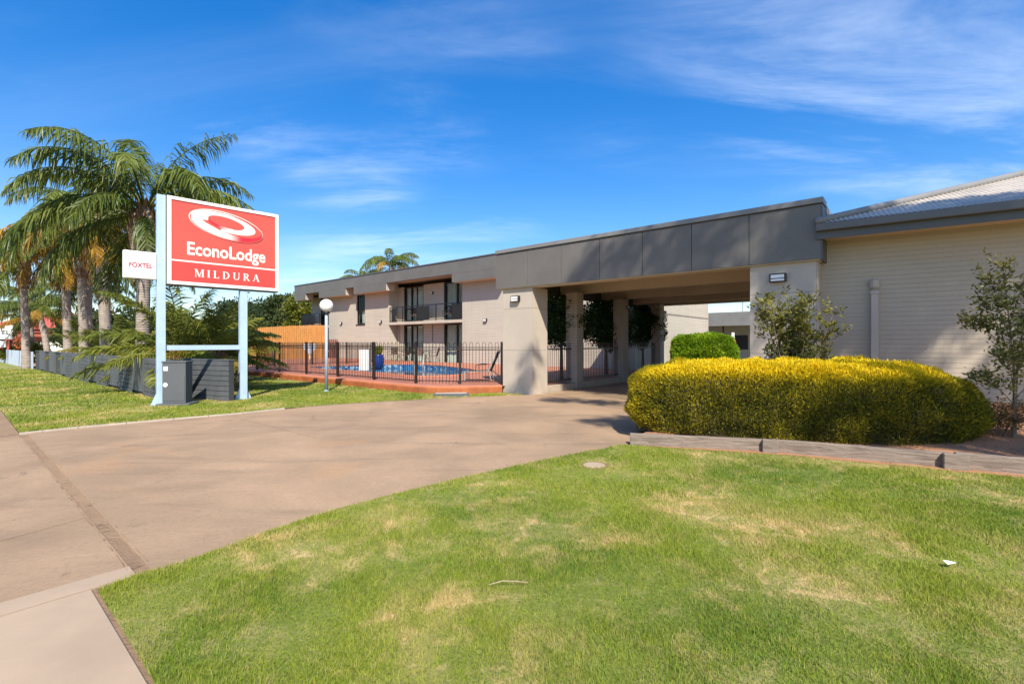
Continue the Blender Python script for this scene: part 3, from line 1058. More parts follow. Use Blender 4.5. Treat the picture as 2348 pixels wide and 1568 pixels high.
cn = thing('entrance_canopy', 'flat grey drive-through canopy on two beige pillars over the driveway', 'canopy', CP.p(2.8, 3.0))
FB, FT = 3.10, 4.14
FD = -0.09
joints = [-1.31, -0.13, 1.04, 2.22, 3.39, 4.56, 5.75, 7.02]
for i in range(7):
    MB().fbox(CP, joints[i] + 0.006, joints[i + 1] - 0.006, FD, FD + 0.03, FB, FT).part('fascia_panel', M['fascia'], cn, bevel=0.003)
MB().fbox(CP, -1.30, 7.01, FD + 0.032, 0.30, FB + 0.004, FT + 0.02).part('fascia_core', M['fascia_dark'], cn)
MB().fbox(CP, -1.34, 7.06, FD - 0.035, 0.34, FT + 0.022, FT + 0.13).part('capping', M['cap'], cn, bevel=0.006)
MB().fbox(CP, -1.335, -1.302, FD + 0.0, 11.0, FB, FT).part('side_fascia', M['fascia'], cn)
MB().fbox(CP, 7.012, 7.045, FD, 1.3, FB - 0.02, FT).part('side_fascia', M['fascia_dark'], cn)
MB().fbox(CP, -1.34, 7.06, 0.342, 11.0, FT - 0.10, FT + 0.06).part('roof_deck', M['cap'], cn)
MB().fbox(CP, -1.30, 7.0, 0.302, 10.98, 3.56, 3.60).part('ceiling', M['soffit'], cn)
MB().fbox(CP, -1.30, 7.0, FD + 0.034, 0.30, FB - 0.02, FB + 0.002).part('soffit', M['soffit'], cn)
for d, zb in ((0.31, 3.16), (3.2, 3.17), (6.1, 3.18), (8.9, 3.19), (10.7, 3.20)):
    MB().fbox(CP, -1.25, 6.98, d, d + 0.26, zb, 3.558).part('beam', M['soffit'], cn, bevel=0.004)
for s, d in ((4.1, 2.0), (2.6, 4.8), (5.0, 4.8), (3.4, 7.6)):
    lb = MB().fbox(CP, s - 0.6, s + 0.6, d, d + 0.12, 3.49, 3.559).part('batten_light', M['white'], cn)


def pillar(s0, s1, d0, d1, zt):
    zs = [0.0, 1.27, 2.49, zt]
    MB().fbox(CP, s0 + 0.012, s1 - 0.012, d0 + 0.012, d1 - 0.012, -0.1, zt).part('pillar_core', M['render_dark'], cn)
    for k in range(3):
        z0, z1 = zs[k] + (0.004 if k else -0.05), zs[k + 1] - 0.004
        MB().fbox(CP, s0, s1 - 0.016, d0, d0 + 0.0115, z0, z1).part('pillar_panel', M['render'], cn)
        MB().fbox(CP, s1 - 0.0115, s1, d0 + 0.001, d1, z0, z1).part('pillar_panel', M['render'], cn)
        MB().fbox(CP, s0, s0 + 0.0115, d0 + 0.013, d1, z0, z1).part('pillar_panel', M['render'], cn)
        MB().fbox(CP, s0 + 0.013, s1 - 0.013, d1 - 0.0115, d1 - 0.001, z0, z1).part('pillar_panel', M['render'], cn)


pillar(-1.13, 0.0, 0.0, 0.72, FB - 0.02)
pillar(5.75, 6.95, 0.0, 0.72, FB - 0.02)
wall_light(cn, CP, -0.60, -0.001, 2.78, 0.30, 0.17)
wall_light(cn, CP, 6.28, -0.001, 2.80, 0.30, 0.17)

# brick columns along the pool side of the drive-through
bw, bl, bh = 0.104, 0.305, 0.077
brick = MB().box(-bl / 2, bl / 2, -bw / 2, bw / 2, 0, bh).mesh('brick', M['brickcol'], bevel=0.004)
ang0 = math.atan2(AX[1], AX[0])
ncol = 0
for d0 in (2.33, 5.55, 8.95):
    ncol += 1
    col = thing('brick_column', ['nearest painted brick column behind the left canopy pillar', 'middle painted brick column on the pool side of the drive-through', 'farthest painted brick column on the pool side of the drive-through'][ncol - 1], 'column', CP.p(-0.21, d0 + 0.22, 0), 'brick columns beside the drive-through')
    MB().fbox(CP, -0.412, -0.008, d0 + 0.008, d0 + 0.412, -0.05, 3.158).part('mortar_core', M['mortar'], col)
    z = 0.02; k = 0
    while z < 3.10:
        # pinwheel of four bricks round the core, mirrored on every other course
        spots = [(-0.2665, d0 + 0.0535, 0), (-0.0535, d0 + 0.1535, 1), (-0.1535, d0 + 0.3665, 0), (-0.3665, d0 + 0.2665, 1)]
        if k % 2:
            spots = [(-0.42 - s_, d_, r_) for s_, d_, r_ in spots]
        for s_, d_, r_ in spots:
            p = CP.p(s_, d_, z)
            link('brick', brick, col, Vector(p) - WORG[col], (0, 0, ang0 + r_ * PI / 2))
        z += 0.086; k += 1

# low concrete plinth and bar fence between the columns
pl = MB()
for d0, d1 in ((0.75, 2.3), (2.80, 5.5), (6.02, 8.9), (9.4, 11.6)):
    pl.fbox(CP, -0.36, -0.05, d0, d1, -0.05, 0.19)
pl.top('fence_plinth', M['kerb'], 'low concrete plinth under the bar fence beside the drive-through', 'plinth', bevel=0.006)
bar = MB().box(-0.008, 0.008, -0.008, 0.008, 0.05, 1.30).mesh('bar', M['bronze'])
fl = ['bar fence panel between the left canopy pillar and the first brick column', 'bar fence panel between the first and second brick columns', 'bar fence panel between the second and third brick columns']
for i, (d0, d1) in enumerate(((0.75, 2.3), (2.80, 5.5), (6.02, 8.9))):
    o = thing('bar_fence', fl[i], 'fence', CP.p(-0.2, (d0 + d1) / 2, 0.19), 'bar fence panels beside the drive-through')
    for z in (0.10, 1.08):
        MB().fbox(CP, -0.22, -0.18, d0, d1, 0.19 + z, 0.19 + z + 0.04).part('rail', M['bronze'], o)
    nb = int((d1 - d0) / 0.105)
    for k in range(nb):
        p = CP.p(-0.2, d0 + (k + 0.5) * (d1 - d0) / nb, 0.19)
        link('bar', bar, o, Vector(p) - WORG[o])

# ------------------------------------------------------------------ two-storey wing
tw = thing('accommodation_wing', 'two-storey cream brick motel wing with stepped grey fascia and balconies', 'building', TS.p(-4, 4, 0))
TT = 6.55
RD = 0.85     # recess depth
B2 = M['brick2']
def tbox(name, mat, s0, s1, d0, d1, z0, z1, parent=tw, bevel=0.0):
    return MB().fbox(TS, s0, s1, d0, d1, z0, z1).part(name, M[mat] if isinstance(mat, str) else mat, parent, bevel=bevel)
# front walls (between recesses), returns and back walls
tbox('wall', B2, 0.0, 11.60, 0.0, 0.25, 0.0, 5.9)
WX0, WX1, WZ0, WZ1 = -12.05, -10.9, 2.93, 5.25
tbox('wall', B2, -16.34, WX0, 0.0, 0.25, 0.0, 5.9)
tbox('wall', B2, WX1, -7.81, 0.0, 0.25, 0.0, 5.9)
tbox('wall', B2, WX0, WX1, 0.0, 0.25, 0.0, WZ0)
tbox('wall', B2, WX0, WX1, 0.0, 0.25, WZ1, 5.9)
tbox('return_wall', B2, -8.06, -7.812, 0.252, RD, 0.0, 5.9)
tbox('return_wall', B2, 0.002, 0.25, 0.252, RD, 0.0, 5.9)
tbox('return_wall', B2, -16.34, -16.10, 0.252, RD, 0.0, 5.9)
tbox('end_wall', B2, 11.35, 11.60, 0.252, 10.8, 0.0, 5.9)
tbox('end_wall', B2, -20.9, -20.65, RD + 0.27, 10.8, 0.0, 5.9)
tbox('rear_wall', B2, -20.9, 11.60, 10.81, 11.05, 0.0, 5.9)
tbox('string_course', 'mortar', 11.601, 11.625, 0.0, 11.05, 3.02, 3.08)
for z0, z1 in ((0.0, 2.78), (2.97, 5.9)):
    zt = min(z1, 5.6)
    # back wall of the main recess: door, brick, door
    for s0, s1 in ((-7.81, -7.12), (-4.85, -2.70), (-0.28, 0.0)):
        tbox('back_wall', B2, s0, s1, RD, RD + 0.25, z0, zt)
    for s0, s1 in ((-7.10, -4.87), (-2.68, -0.30)):
        dr = tbox('sliding_door', 'darkmetal', s0, s0 + 0.09, RD + 0.04, RD + 0.16, z0, zt - 0.02)
        mid = s0 + (0.85 if s0 < -5 else 1.25)
        for q0, q1 in ((s1 - 0.09, s1), (mid - 0.05, mid + 0.05)):
            tbox('frame', 'darkmetal', q0, q1, RD + 0.04, RD + 0.16, z0, zt - 0.02, dr)
        tbox('frame', 'darkmetal', s0 + 0.09, s1 - 0.09, RD + 0.04, RD + 0.16, zt - 0.10, zt - 0.02, dr)
        tbox('frame', 'darkmetal', s0 + 0.09, s1 - 0.09, RD + 0.04, RD + 0.16, z0, z0 + 0.10, dr)
        tbox('frame', 'darkmetal', s0 + 0.09, s1 - 0.09, RD + 0.05, RD + 0.15, z0 + 0.95, z0 + 1.02, dr)
        tbox('pane', 'glass', s0 + 0.09, s1 - 0.09, RD + 0.09, RD + 0.10, z0 + 0.10, zt - 0.10, dr)
        # pleated curtain
        cu = MB()
        nn = int((s1 - s0 - 0.2) / 0.05)
        pts = [(s0 + 0.1 + k * 0.05, RD + 0.24 + 0.03 * math.sin(k * 1.9) + 0.015 * math.sin(k * 0.7)) for k in range(nn + 1)]
        for k in range(nn):
            if mid + 0.25 < pts[k][0] < mid + 0.55 and s0 < -5: continue
            a_, b_ = pts[k], pts[k + 1]
            cu.add([TS.p(*a_, z0 + 0.05), TS.p(*b_, z0 + 0.05), TS.p(*b_, zt - 0.05), TS.p(*a_, zt - 0.05)], [(0, 1, 2, 3)])
        cu.part('curtain', M['curtain'], dr, smooth=True)
    # back wall of the end recess
    tbox('back_wall', B2, -20.9, -19.35, RD, RD + 0.25, z0, zt)
    tbox('back_wall', B2, -17.2, -16.34, RD, RD + 0.25, z0, zt)
    dr = tbox('sliding_door', 'darkmetal', -19.33, -19.24, RD + 0.04, RD + 0.16, z0, zt - 0.02)
    tbox('frame', 'darkmetal', -17.31, -17.22, RD + 0.04, RD + 0.16, z0, zt - 0.02, dr)
    tbox('frame', 'darkmetal', -19.24, -17.31, RD + 0.04, RD + 0.16, zt - 0.1, zt - 0.02, dr)
    tbox('pane', 'glass', -19.24, -17.31, RD + 0.09, RD + 0.10, z0, zt - 0.1, dr)
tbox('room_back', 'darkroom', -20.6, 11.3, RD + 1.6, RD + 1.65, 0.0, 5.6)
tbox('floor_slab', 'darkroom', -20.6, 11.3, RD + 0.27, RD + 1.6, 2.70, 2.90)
# narrow stair window
wv = tbox('window', 'darkmetal', WX0, WX0 + 0.07, 0.06, 0.16, WZ0, WZ1)
for q in ((WX1 - 0.07, WX1, WZ0, WZ1), (WX0 + 0.07, WX1 - 0.07, WZ0, WZ0 + 0.08), (WX0 + 0.07, WX1 - 0.07, WZ1 - 0.08, WZ1), (WX0 + 0.07, WX1 - 0.07, 3.95, 4.02)):
    tbox('frame', 'darkmetal', q[0], q[1], 0.06, 0.16, q[2], q[3], wv)
tbox('pane', 'glass', WX0 + 0.07, WX1 - 0.07, 0.10, 0.11, WZ0 + 0.08, WZ1 - 0.08, wv)
tbox('sill', 'darkmetal', WX0 - 0.06, WX1 + 0.06, -0.05, 0.06, WZ0 - 0.07, WZ0 - 0.001, wv)
tbox('blind', 'curtain', WX0 + 0.5, WX1 - 0.1, 0.2, 0.21, WZ0 + 0.1, 4.0, wv)
# balconies
def balcony(s0, s1, front, posts, screens):
    b = tbox('balcony_slab', 'render', s0, s1, front, RD - 0.002, 2.78, 2.965, bevel=0.004)
    for z in (3.02, 4.02):
        tbox('rail', 'darkmetal', s0 + 0.05, s1 - 0.02, front + 0.04, front + 0.085, z, z + 0.05, b)
    for s in posts:
        tbox('post', 'darkmetal', s - 0.025, s + 0.025, front + 0.038, front + 0.088, 2.965, 4.05, b)
    for a_, c_ in screens:
        tbox('screen_panel', 'darkmetal', a_, c_, front + 0.055, front + 0.07, 3.07, 3.98, b)
    return b
balcony(-7.80, -0.004, 0.0, (-7.72, -6.9, -6.2, -4.6, -2.6, -1.0, -0.06), ((-7.55, -7.0), (-4.55, -3.3), (-1.0, -0.1)))
b2 = balcony(-21.4, -16.36, 0.0, (-21.3, -19.7, -18.0, -16.45), ((-21.2, -19.8), (-19.6, -18.9)))
tbox('rail', 'darkmetal', -21.35, -21.30, 0.09, RD - 0.02, 4.02, 4.07, b2)
for d in (0.25, 0.5, 0.75):
    tbox('post', 'darkmetal', -21.34, -21.31, d, d + 0.03, 2.966, 4.02, b2)
# stepped fascia: deep blocks hang below a continuous band
FO = -0.75
tbox('fascia_band', 'fascia', -20.95, 11.7, FO, FO + 0.2, 5.76, TT, bevel=0.004)
tbox('roof', 'cap', -20.95, 11.7, FO + 0.202, 11.3, 6.2, TT - 0.02)
tbox('roof_capping', 'gutter', -21.0, 11.75, FO - 0.04, FO + 0.3, TT + 0.002, TT + 0.07)
tbox('soffit', 'soffit', -20.9, 11.65, FO + 0.202, 11.2, 5.905, 5.95)
tbox('end_fascia', 'fascia', -20.98, -20.952, FO, 11.3, 5.3, TT)
for s0, s1 in ((-20.94, -18.97), (-16.62, -12.45), (-11.27, -7.07), (-0.16, 3.9)):
    fb = tbox('fascia_block', 'fascia', s0, s1, FO + 0.004, FO + 0.02, 5.24, 5.758)
    tbox('block_side', 'soffit', s0, s0 + 0.03, FO + 0.021, -0.004, 5.24, 5.90, fb)
    tbox('block_side', 'render', s1 - 0.03, s1, FO + 0.021, -0.004, 5.24, 5.90, fb)
    tbox('block_soffit', 'soffit', s0 + 0.031, s1 - 0.031, FO + 0.021, -0.004, 5.242, 5.27, fb)
for s, z in ((-14.3, 3.08), (-8.75, 3.05), (2.05, 2.85)):
    wall_light(tw, TS, s, -0.001, z, 0.26, 0.18, 0.12)
wall_light(tw, TS, -3.85, RD - 0.001, 4.95, 0.22, 0.16, 0.12)
tbox('downpipe', 'render', -7.70, -7.62, RD - 0.09, RD - 0.012, 0.0, 2.77)
tbox('downpipe', 'mortar', -3.86, -3.82, RD - 0.05, RD - 0.012, 0.0, 2.77)

# ------------------------------------------------------------------ single-storey wing on the right
rw = thing('reception_wing', 'single-storey taupe brick wing with corrugated iron hip roof', 'building', RB.p(3, 2, 0))
def rbox(name, mat, s0, s1, d0, d1, z0, z1, parent=rw, bevel=0.0):
    return MB().fbox(RB, s0, s1, d0, d1, z0, z1).part(name, M[mat], parent, bevel=bevel)
rbox('wall_backing', 'mortar_taupe', 0.0, 9.0, 0.005, 0.25, 0.0, 3.62)
rbox('side_wall', 'render', -0.02, 0.2, 0.252, 9.0, 0.0, 3.62)
z = 0.10; k = 0
crs = MB().fbox(Frame((0, 0), RB.a, RB.v), 0.0, 9.0, 0.0, 0.0045, 0.002, 0.0842).mesh('brick_course', M['course'], bevel=0.0015)
while z < 3.5:
    link('brick_course', crs, rw, Vector(RB.p(0.0, 0.0015 * mnoise.noise((k * 1.3, 0, 0)), z)) - WORG[rw])
    z += 0.086; k += 1
OV = -0.65
rbox('soffit', 'soffit', -0.03, 9.0, OV + 0.05, 0.0, 3.51, 3.535)
rbox('fascia_board', 'fascia_dark', -0.05, 9.0, OV + 0.03, OV + 0.05, 3.46, 3.66)
g = rbox('gutter', 'gutter', -0.06, 9.0, OV - 0.07, OV + 0.025, 3.60, 3.745, bevel=0.012)
PT = math.tan(R(19.3))
RZ = 3.75
# corrugated sheets: profile runs along the eave
cm = MB()
step = 0.0127
nn = int(8.8 / step)
vs = []; fs = []
for i in range(nn + 1):
    t = -0.05 + i * step
    h = 0.0095 * math.sin(t / 0.076 * 2 * PI)
    e1 = min(max(t + 0.06, 0.02), 5.2)
    for e in (0.0, e1):
        p = RB.p(t, OV - 0.05 + e, RZ + e * PT + h)
        vs.append(p)
    if i: fs.append((2 * i - 2, 2 * i, 2 * i + 1, 2 * i - 1))
cm.add(vs, fs)
cm.part('roof_sheet', M['corr'], rw, smooth=True)
hp = []
for t in (0.0, 1.0, 2.0, 3.0, 4.0, 5.1):
    hp.append(RB.p(t - 0.05, OV - 0.05 + t + 0.0, RZ + t * PT + 0.035))
MB().tube(hp, 0.075, 8).part('hip_capping', M['cap'], rw, smooth=True)
MB().add([RB.p(-0.05, OV - 0.05, RZ), RB.p(-0.05, 9.0, RZ), RB.p(5.05, 9.0, RZ + 5.1 * PT), RB.p(5.05, OV + 5.05, RZ + 5.1 * PT)], [(0, 1, 2, 3)]).part('roof_sheet', M['corr'], rw)
# capped vent stack against the wall
vp = rbox('vent_pipe', 'render', 0.80, 0.915, -0.11, -0.004, 0.3, 2.42, bevel=0.008)
rbox('pipe_collar', 'render', 0.79, 0.925, -0.118, -0.002, 2.42, 2.47, vp)
rbox('pipe_cap', 'render', 0.785, 0.93, -0.122, -0.001, 2.50, 2.72, vp, bevel=0.05)
rbox('pipe_neck', 'mortar_taupe', 0.81, 0.905, -0.10, -0.004, 2.47, 2.50, vp)

# ------------------------------------------------------------------ building glimpsed beyond the drive-through
fbo = Frame((16.2, 40.0), AX, VX)
fb_ = thing('rear_block', 'low rear block with pale grey fascia seen through the drive-through', 'building', fbo.p(4, 3, 0))
def qbox(name, mat, s0, s1, d0, d1, z0, z1, parent=fb_):
    return MB().fbox(fbo, s0, s1, d0, d1, z0, z1).part(name, M[mat], parent)
qbox('wall', 'brickcol', -2, 12, 2.5, 8, 0, 3.3)
qbox('fascia', 'cap', -2, 5.2, 0, 0.1, 2.85, 3.95)
qbox('fascia', 'fascia', 5.25, 12, 1.2, 1.3, 2.75, 4.05)
qbox('roof', 'gutter', -2, 12, 0.12, 8, 3.7, 3.9)
for s in (-1, 1.2, 3.4): qbox('verandah_post', 'darkmetal', s, s + 0.09, 0.3, 0.4, 0, 2.9)
for s in (0.0, 3.6):
    dd = qbox('door', 'darkroom', s, s + 0.9, 2.44, 2.49, 0, 2.1)
    qbox('window', 'darkroom', s + 1.3, s + 2.6, 2.44, 2.49, 0.9, 2.1)
an = MB()
A0 = fbo.p(1.8, 4.0, 3.85)
an.tube([A0, (A0[0], A0[1], 5.6)], 0.03, 6)
an.tube([(A0[0] - 0.9, A0[1], 5.45), (A0[0] + 0.9, A0[1] - 0.2, 5.45)], 0.02, 4)
for k in range(6):
    x_ = A0[0] - 0.8 + k * 0.32
    an.tube([(x_, A0[1] - 0.05, 5.30), (x_, A0[1] - 0.05, 5.60)], 0.012, 4)
an.top('television_antenna', M['gutter'], 'television antenna on the rear block roof beyond the drive-through', 'antenna')
fe = thing('fire_hose_reel', 'red fire hose reel on the rear block wall beyond the lime hedge', 'hose reel', fbo.p(2.05, 0.2, 0.0))
MB().fbox(fbo, 1.95, 2.15, 0.15, 0.25, 0.0, 2.3).part('stand', M['white'], fe)
MB().tube([fbo.p(2.05, -0.02, 1.55), fbo.p(2.05, 0.14, 1.55)], [0.24, 0.24], 16).part('reel', M['redlamp'], fe)

# ------------------------------------------------------------------ pool fence
hp_ = []
for k in range(7):
    a_ = PI * k / 6
    hp_.append((-0.05 * math.cos(a_), 0, 1.25 + 0.05 * math.sin(a_)))
hoop_me = MB().tube([(-0.05, 0, 0.05)] + hp_ + [(0.05, 0, 0.05)], 0.0095, 4).mesh('hoop', M['bronze'])
post_me = MB().box(-0.033, 0.033, -0.033, 0.033, 0, 1.30).box(-0.038, 0.038, -0.038, 0.038, 1.301, 1.318).mesh('post', M['bronze'])


def fence_run(name, label, pts):
    P = [Vector((p[0], p[1], DZ)) for p in pts]
    o = thing(name, label, 'fence', P[0])
    for i, p in enumerate(P):
        t = (P[min(i + 1, len(P) - 1)] - P[max(i - 1, 0)])
        link('post', post_me, o, p - P[0], (0, 0, math.atan2(t.y, t.x)))
        if i == len(P) - 1: break
        q = P[i + 1]
        d = (q - p); L = d.length; t = d.normalized(); a_ = math.atan2(t.y, t.x)
        nx = Vector((-t.y, t.x, 0))
        for z in (0.08, 1.06, 1.13):
            F = Frame((p.x, p.y), (t.x, t.y), (nx.x, nx.y))
            MB().fbox(F, 0.03, L - 0.03, -0.014, 0.014, DZ + z, DZ + z + 0.026).part('rail', M['bronze'], o)
        n = max(1, round((L - 0.1) / 0.21))
        for k in range(n):
            c = p + t * (0.05 + (k + 0.5) * (L - 0.1) / n)
            link('hoop', hoop_me, o, c - P[0], (0, 0, a_))
    return o


fence_run('pool_fence', 'black hoop-top steel fence along the front edge of the pool terrace', [(-12.2, 22.95), (-10.3, 21.25), (-8.45, 19.72), (-6.6, 18.18), (-4.80, 16.68), (-3.05, 15.25), (-1.62, 14.95), (-0.32, 14.86)])
fence_run('pool_fence', 'black hoop-top steel fence on the far left side of the pool', [(-12.26, 23.1), (-12.95, 26.2), (-11.6, 27.9), (-10.2, 29.6), (-9.2, 31.6)])

# ------------------------------------------------------------------ sign
SA = Vector((0.705, 0.709)).normalized()
SF = Frame((-8.36, 11.42), (SA.x, SA.y), (-SA.y, SA.x))      # d>0 is behind the face
sg = thing('motel_sign', 'tall red and white motel sign on two pale blue posts', 'sign', (-8.36, 11.42, 0))
def sbox(name, mat, s0, s1, d0, d1, z0, z1, parent=sg, bevel=0.0):
    return MB().fbox(SF, s0, s1, d0, d1, z0, z1).part(name, M[mat], parent, bevel=bevel)
lp = sbox('post', 'bluepost', -0.085, 0.085, -0.085, 0.085, -0.05, 5.00, bevel=0.006)
rp = sbox('post', 'bluepost', 1.69, 1.86, -0.085, 0.085, -0.05, 2.86, bevel=0.006)
for s in (0.0, 1.775):
    pr = lp if s == 0 else rp
    for sd in (-1, 1):
        mb = MB()
        e = s + sd * 0.087
        mb.add([SF.p(e, -0.01, 0.0), SF.p(e + sd * 0.12, -0.01, 0.0), SF.p(e, -0.01, 0.3), SF.p(e, 0.01, 0.0), SF.p(e + sd * 0.12, 0.01, 0.0), SF.p(e, 0.01, 0.3)], [(0, 1, 2), (5, 4, 3), (0, 3, 4, 1), (1, 4, 5, 2), (2, 5, 3, 0)])
        mb.part('gusset', M['bluepost'], pr)
sbox('crossbar', 'bluepost', 0.087, 1.688, -0.04, 0.04, 1.31, 1.43, bevel=0.004)
Z0, Z1, S0, S1 = 2.90, 5.00, 0.10, 2.62
cab = sbox('cabinet', 'gutter', S0, S1, -0.10, 0.14, Z0 - 0.03, Z1 - 0.012)
fw = 0.075
for q in ((S0, S1, Z1 - fw, Z1), (S0, S1, Z0, Z0 + fw), (S0, S0 + fw + 0.01, Z0 + fw, Z1 - fw), (S1 - fw, S1, Z0 + fw, Z1 - fw)):
    sbox('cabinet_frame', 'signwhite', q[0], q[1], -0.135, -0.1005, q[2], q[3], cab)
U0, U1, V0, V1 = S0 + fw + 0.01, S1 - fw, Z0 + fw, Z1 - fw
VD = V1 - 0.742 * (V1 - V0)
face = sbox('upper_face', 'signred', U0, U1, -0.112, -0.1006, VD + 0.018, V1)
lface = sbox('lower_face', 'signred2', U0, U1, -0.112, -0.1006, V0, VD - 0.018)
sbox('divider', 'signcream', U0, U1, -0.113, -0.1006, VD - 0.018, VD + 0.018, face)
W_, H_ = U1 - U0, V1 - V0


def flat(name, polys, mat, parent, d, cols=None):
    """flat print on the sign face; polys in metres (x right, z up) on the sign plane"""
    vs, fs, cs = [], [], []
    for i, (pts, f) in enumerate(polys):
        b = len(vs)
        vs += [SF.p(x, d, z) for x, z in pts]
        fs += [tuple(b + k for k in ff) for ff in f]
        if cols: cs += cols[i]
    me = bpy.data.meshes.new(name)
    o0 = WORG[parent]
    me.from_pydata([(x - o0.x, y - o0.y, z - o0.z) for x, y, z in vs], [], fs)
    if cols:
        at = me.color_attributes.new('print', 'FLOAT_COLOR', 'POINT')
        for k, c in enumerate(cs): at.data[k].color = (c[0], c[1], c[2], 1)
    me.materials.append(mat)
    o = link(name, me, parent); WORG[o] = o0
    return o


def ell(cx, cz, a, b, phi, n=64, t0=0.0, t1=2 * PI):
    out = []
    for k in range(n):
        t = t0 + (t1 - t0) * k / (n if abs(t1 - t0 - 2 * PI) < 1e-6 else n - 1)
        x, z = a * math.cos(t), b * math.sin(t)
        out.append((cx + x * math.cos(phi) - z * math.sin(phi), cz + x * math.sin(phi) + z * math.cos(phi)))
    return out


def uv(x, y):
    """position on the sign face from proportions across and down the red area"""
    return (U0 + x * W_, V1 - y * H_)


def lerp3(c0, c1, t):
    t = max(0, min(1, t))
    return tuple(c0[i] + (c1[i] - c0[i]) * t for i in range(3))


CRM, DRED, SAL = (0.86, 0.80, 0.68), (0.66, 0.02, 0.035), (0.80, 0.085, 0.055)
PHI = -R(9.6)
c0 = uv(0.511, 0.237)
E0 = lambda a=0.84, b=0.332, dx=0, dz=0: ell(c0[0] + dx, c0[1] + dz, a, b, PHI)
lo = flat('logo_shadow', [(E0(0.845, 0.335, 0.012, -0.018), [tuple(range(64))])], M['signink'], face, -0.1125)
flat('logo_outline', [(E0(0.855, 0.343, -0.008, 0.010), [tuple(range(64))])], M['signcream'], face, -0.1130)
flat('logo_gap', [(E0(0.842, 0.333), [tuple(range(64))])], M['signred'], face, -0.1135)
# rim of the ring: cream on the left running to deep red at the lower right
def fan(pts, colf):
    cxm = sum(p[0] for p in pts) / len(pts); czm = sum(p[1] for p in pts) / len(pts)
    ps = [(cxm, czm)] + pts
    return (ps, [(0, i + 1, (i + 1) % len(pts) + 1) for i in range(len(pts))]), [colf(p) for p in ps]
def rimcol(p):
    u = (p[0] - U0) / W_
    return lerp3(CRM, DRED, (u - 0.50) / 0.13)
# as a band mesh so the colour runs smoothly
def band(outer, inner, colf):
    n = len(outer)
    return (outer + inner, [(i, (i + 1) % n, n + (i + 1) % n, n + i) for i in range(n)]), [colf(p) for p in outer + inner]
eo, ei = E0(0.815, 0.312), ell(c0[0] + 0.03, c0[1] + 0.055, 0.64, 0.19, PHI)
pb, pc = band(eo, ei, rimcol)
flat('logo_rim', [pb], M['print'], face, -0.1140, [pc])
flat('logo_field', [(ell(c0[0] + 0.155, c0[1] + 0.035, 0.645, 0.235, PHI), [tuple(range(64))])], M['signred'], face, -0.1145)
# upper face of the ring
r1 = ell(c0[0] - 0.075, c0[1] + 0.085, 0.735, 0.225, PHI)
r2 = ell(c0[0] - 0.03, c0[1] + 0.095, 0.42, 0.135, PHI)
pb, pc = band(r1, r2, lambda p: CRM)
keep = []
for f in pb[1]:
    i = f[0]
    ang = 360 * i / 64
    if ang < 205 or ang > 262: keep.append(f)
flat('logo_ring', [(pb[0], keep)], M['signcream'], face, -0.1150)
flat('logo_hole', [(r2, [tuple(range(64))])], M['signred'], face, -0.1155)
cres_o = ell(c0[0] - 0.02, c0[1] + 0.055, 0.43, 0.145, PHI, 24, PI * 1.03, PI * 1.62)
cres_i = ell(c0[0] - 0.01, c0[1] + 0.095, 0.415, 0.125, PHI, 24, PI * 1.03, PI * 1.62)
cc = [lerp3(DRED, CRM, (k / 23 - 0.55) / 0.45) for k in range(24)]
flat('logo_inner', [(cres_o + cres_i, [(i, i + 1, 25 + i, 24 + i) for i in range(23)])], M['print'], face, -0.1160, [cc + cc])


def textpart(name, body, mat, parent, frame, s, z, d, height, width, bold=0.0, face_rot=None):
    """flat lettering lying on a frame's plane: left edge s, baseline z, cap height and overall width given"""
    cu = bpy.data.curves.new(name, 'FONT')
    cu.body = body
    cu.offset = bold
    cu.resolution_u = 4
    ob = bpy.data.objects.new(name, cu)
    COL.objects.link(ob)
    dg = bpy.context.evaluated_depsgraph_get()
    dg.update()
    me = bpy.data.meshes.new_from_object(ob.evaluated_get(dg))
    bpy.data.objects.remove(ob)
    co = np.array([v.co[:] for v in me.vertices])
    x0, x1 = co[:, 0].min(), co[:, 0].max()
    cap = 0.70
    o0 = WORG[parent]
    for v in me.vertices:
        p = frame.p(s + (v.co.x - x0) / (x1 - x0) * width, d, z + v.co.y / cap * height)
        v.co = (p[0] - o0.x, p[1] - o0.y, p[2] - o0.z)
    me.materials.clear(); me.materials.append(mat)
    me.name = name
    o = link(name, me, parent); WORG[o] = o0
    return o


bx, bz = uv(0.137, 0.652)
textpart('lettering', 'EconoLodge', M['signcream'], face, SF, bx, bz, -0.1128, 0.305, 0.755 * W_, 0.022)

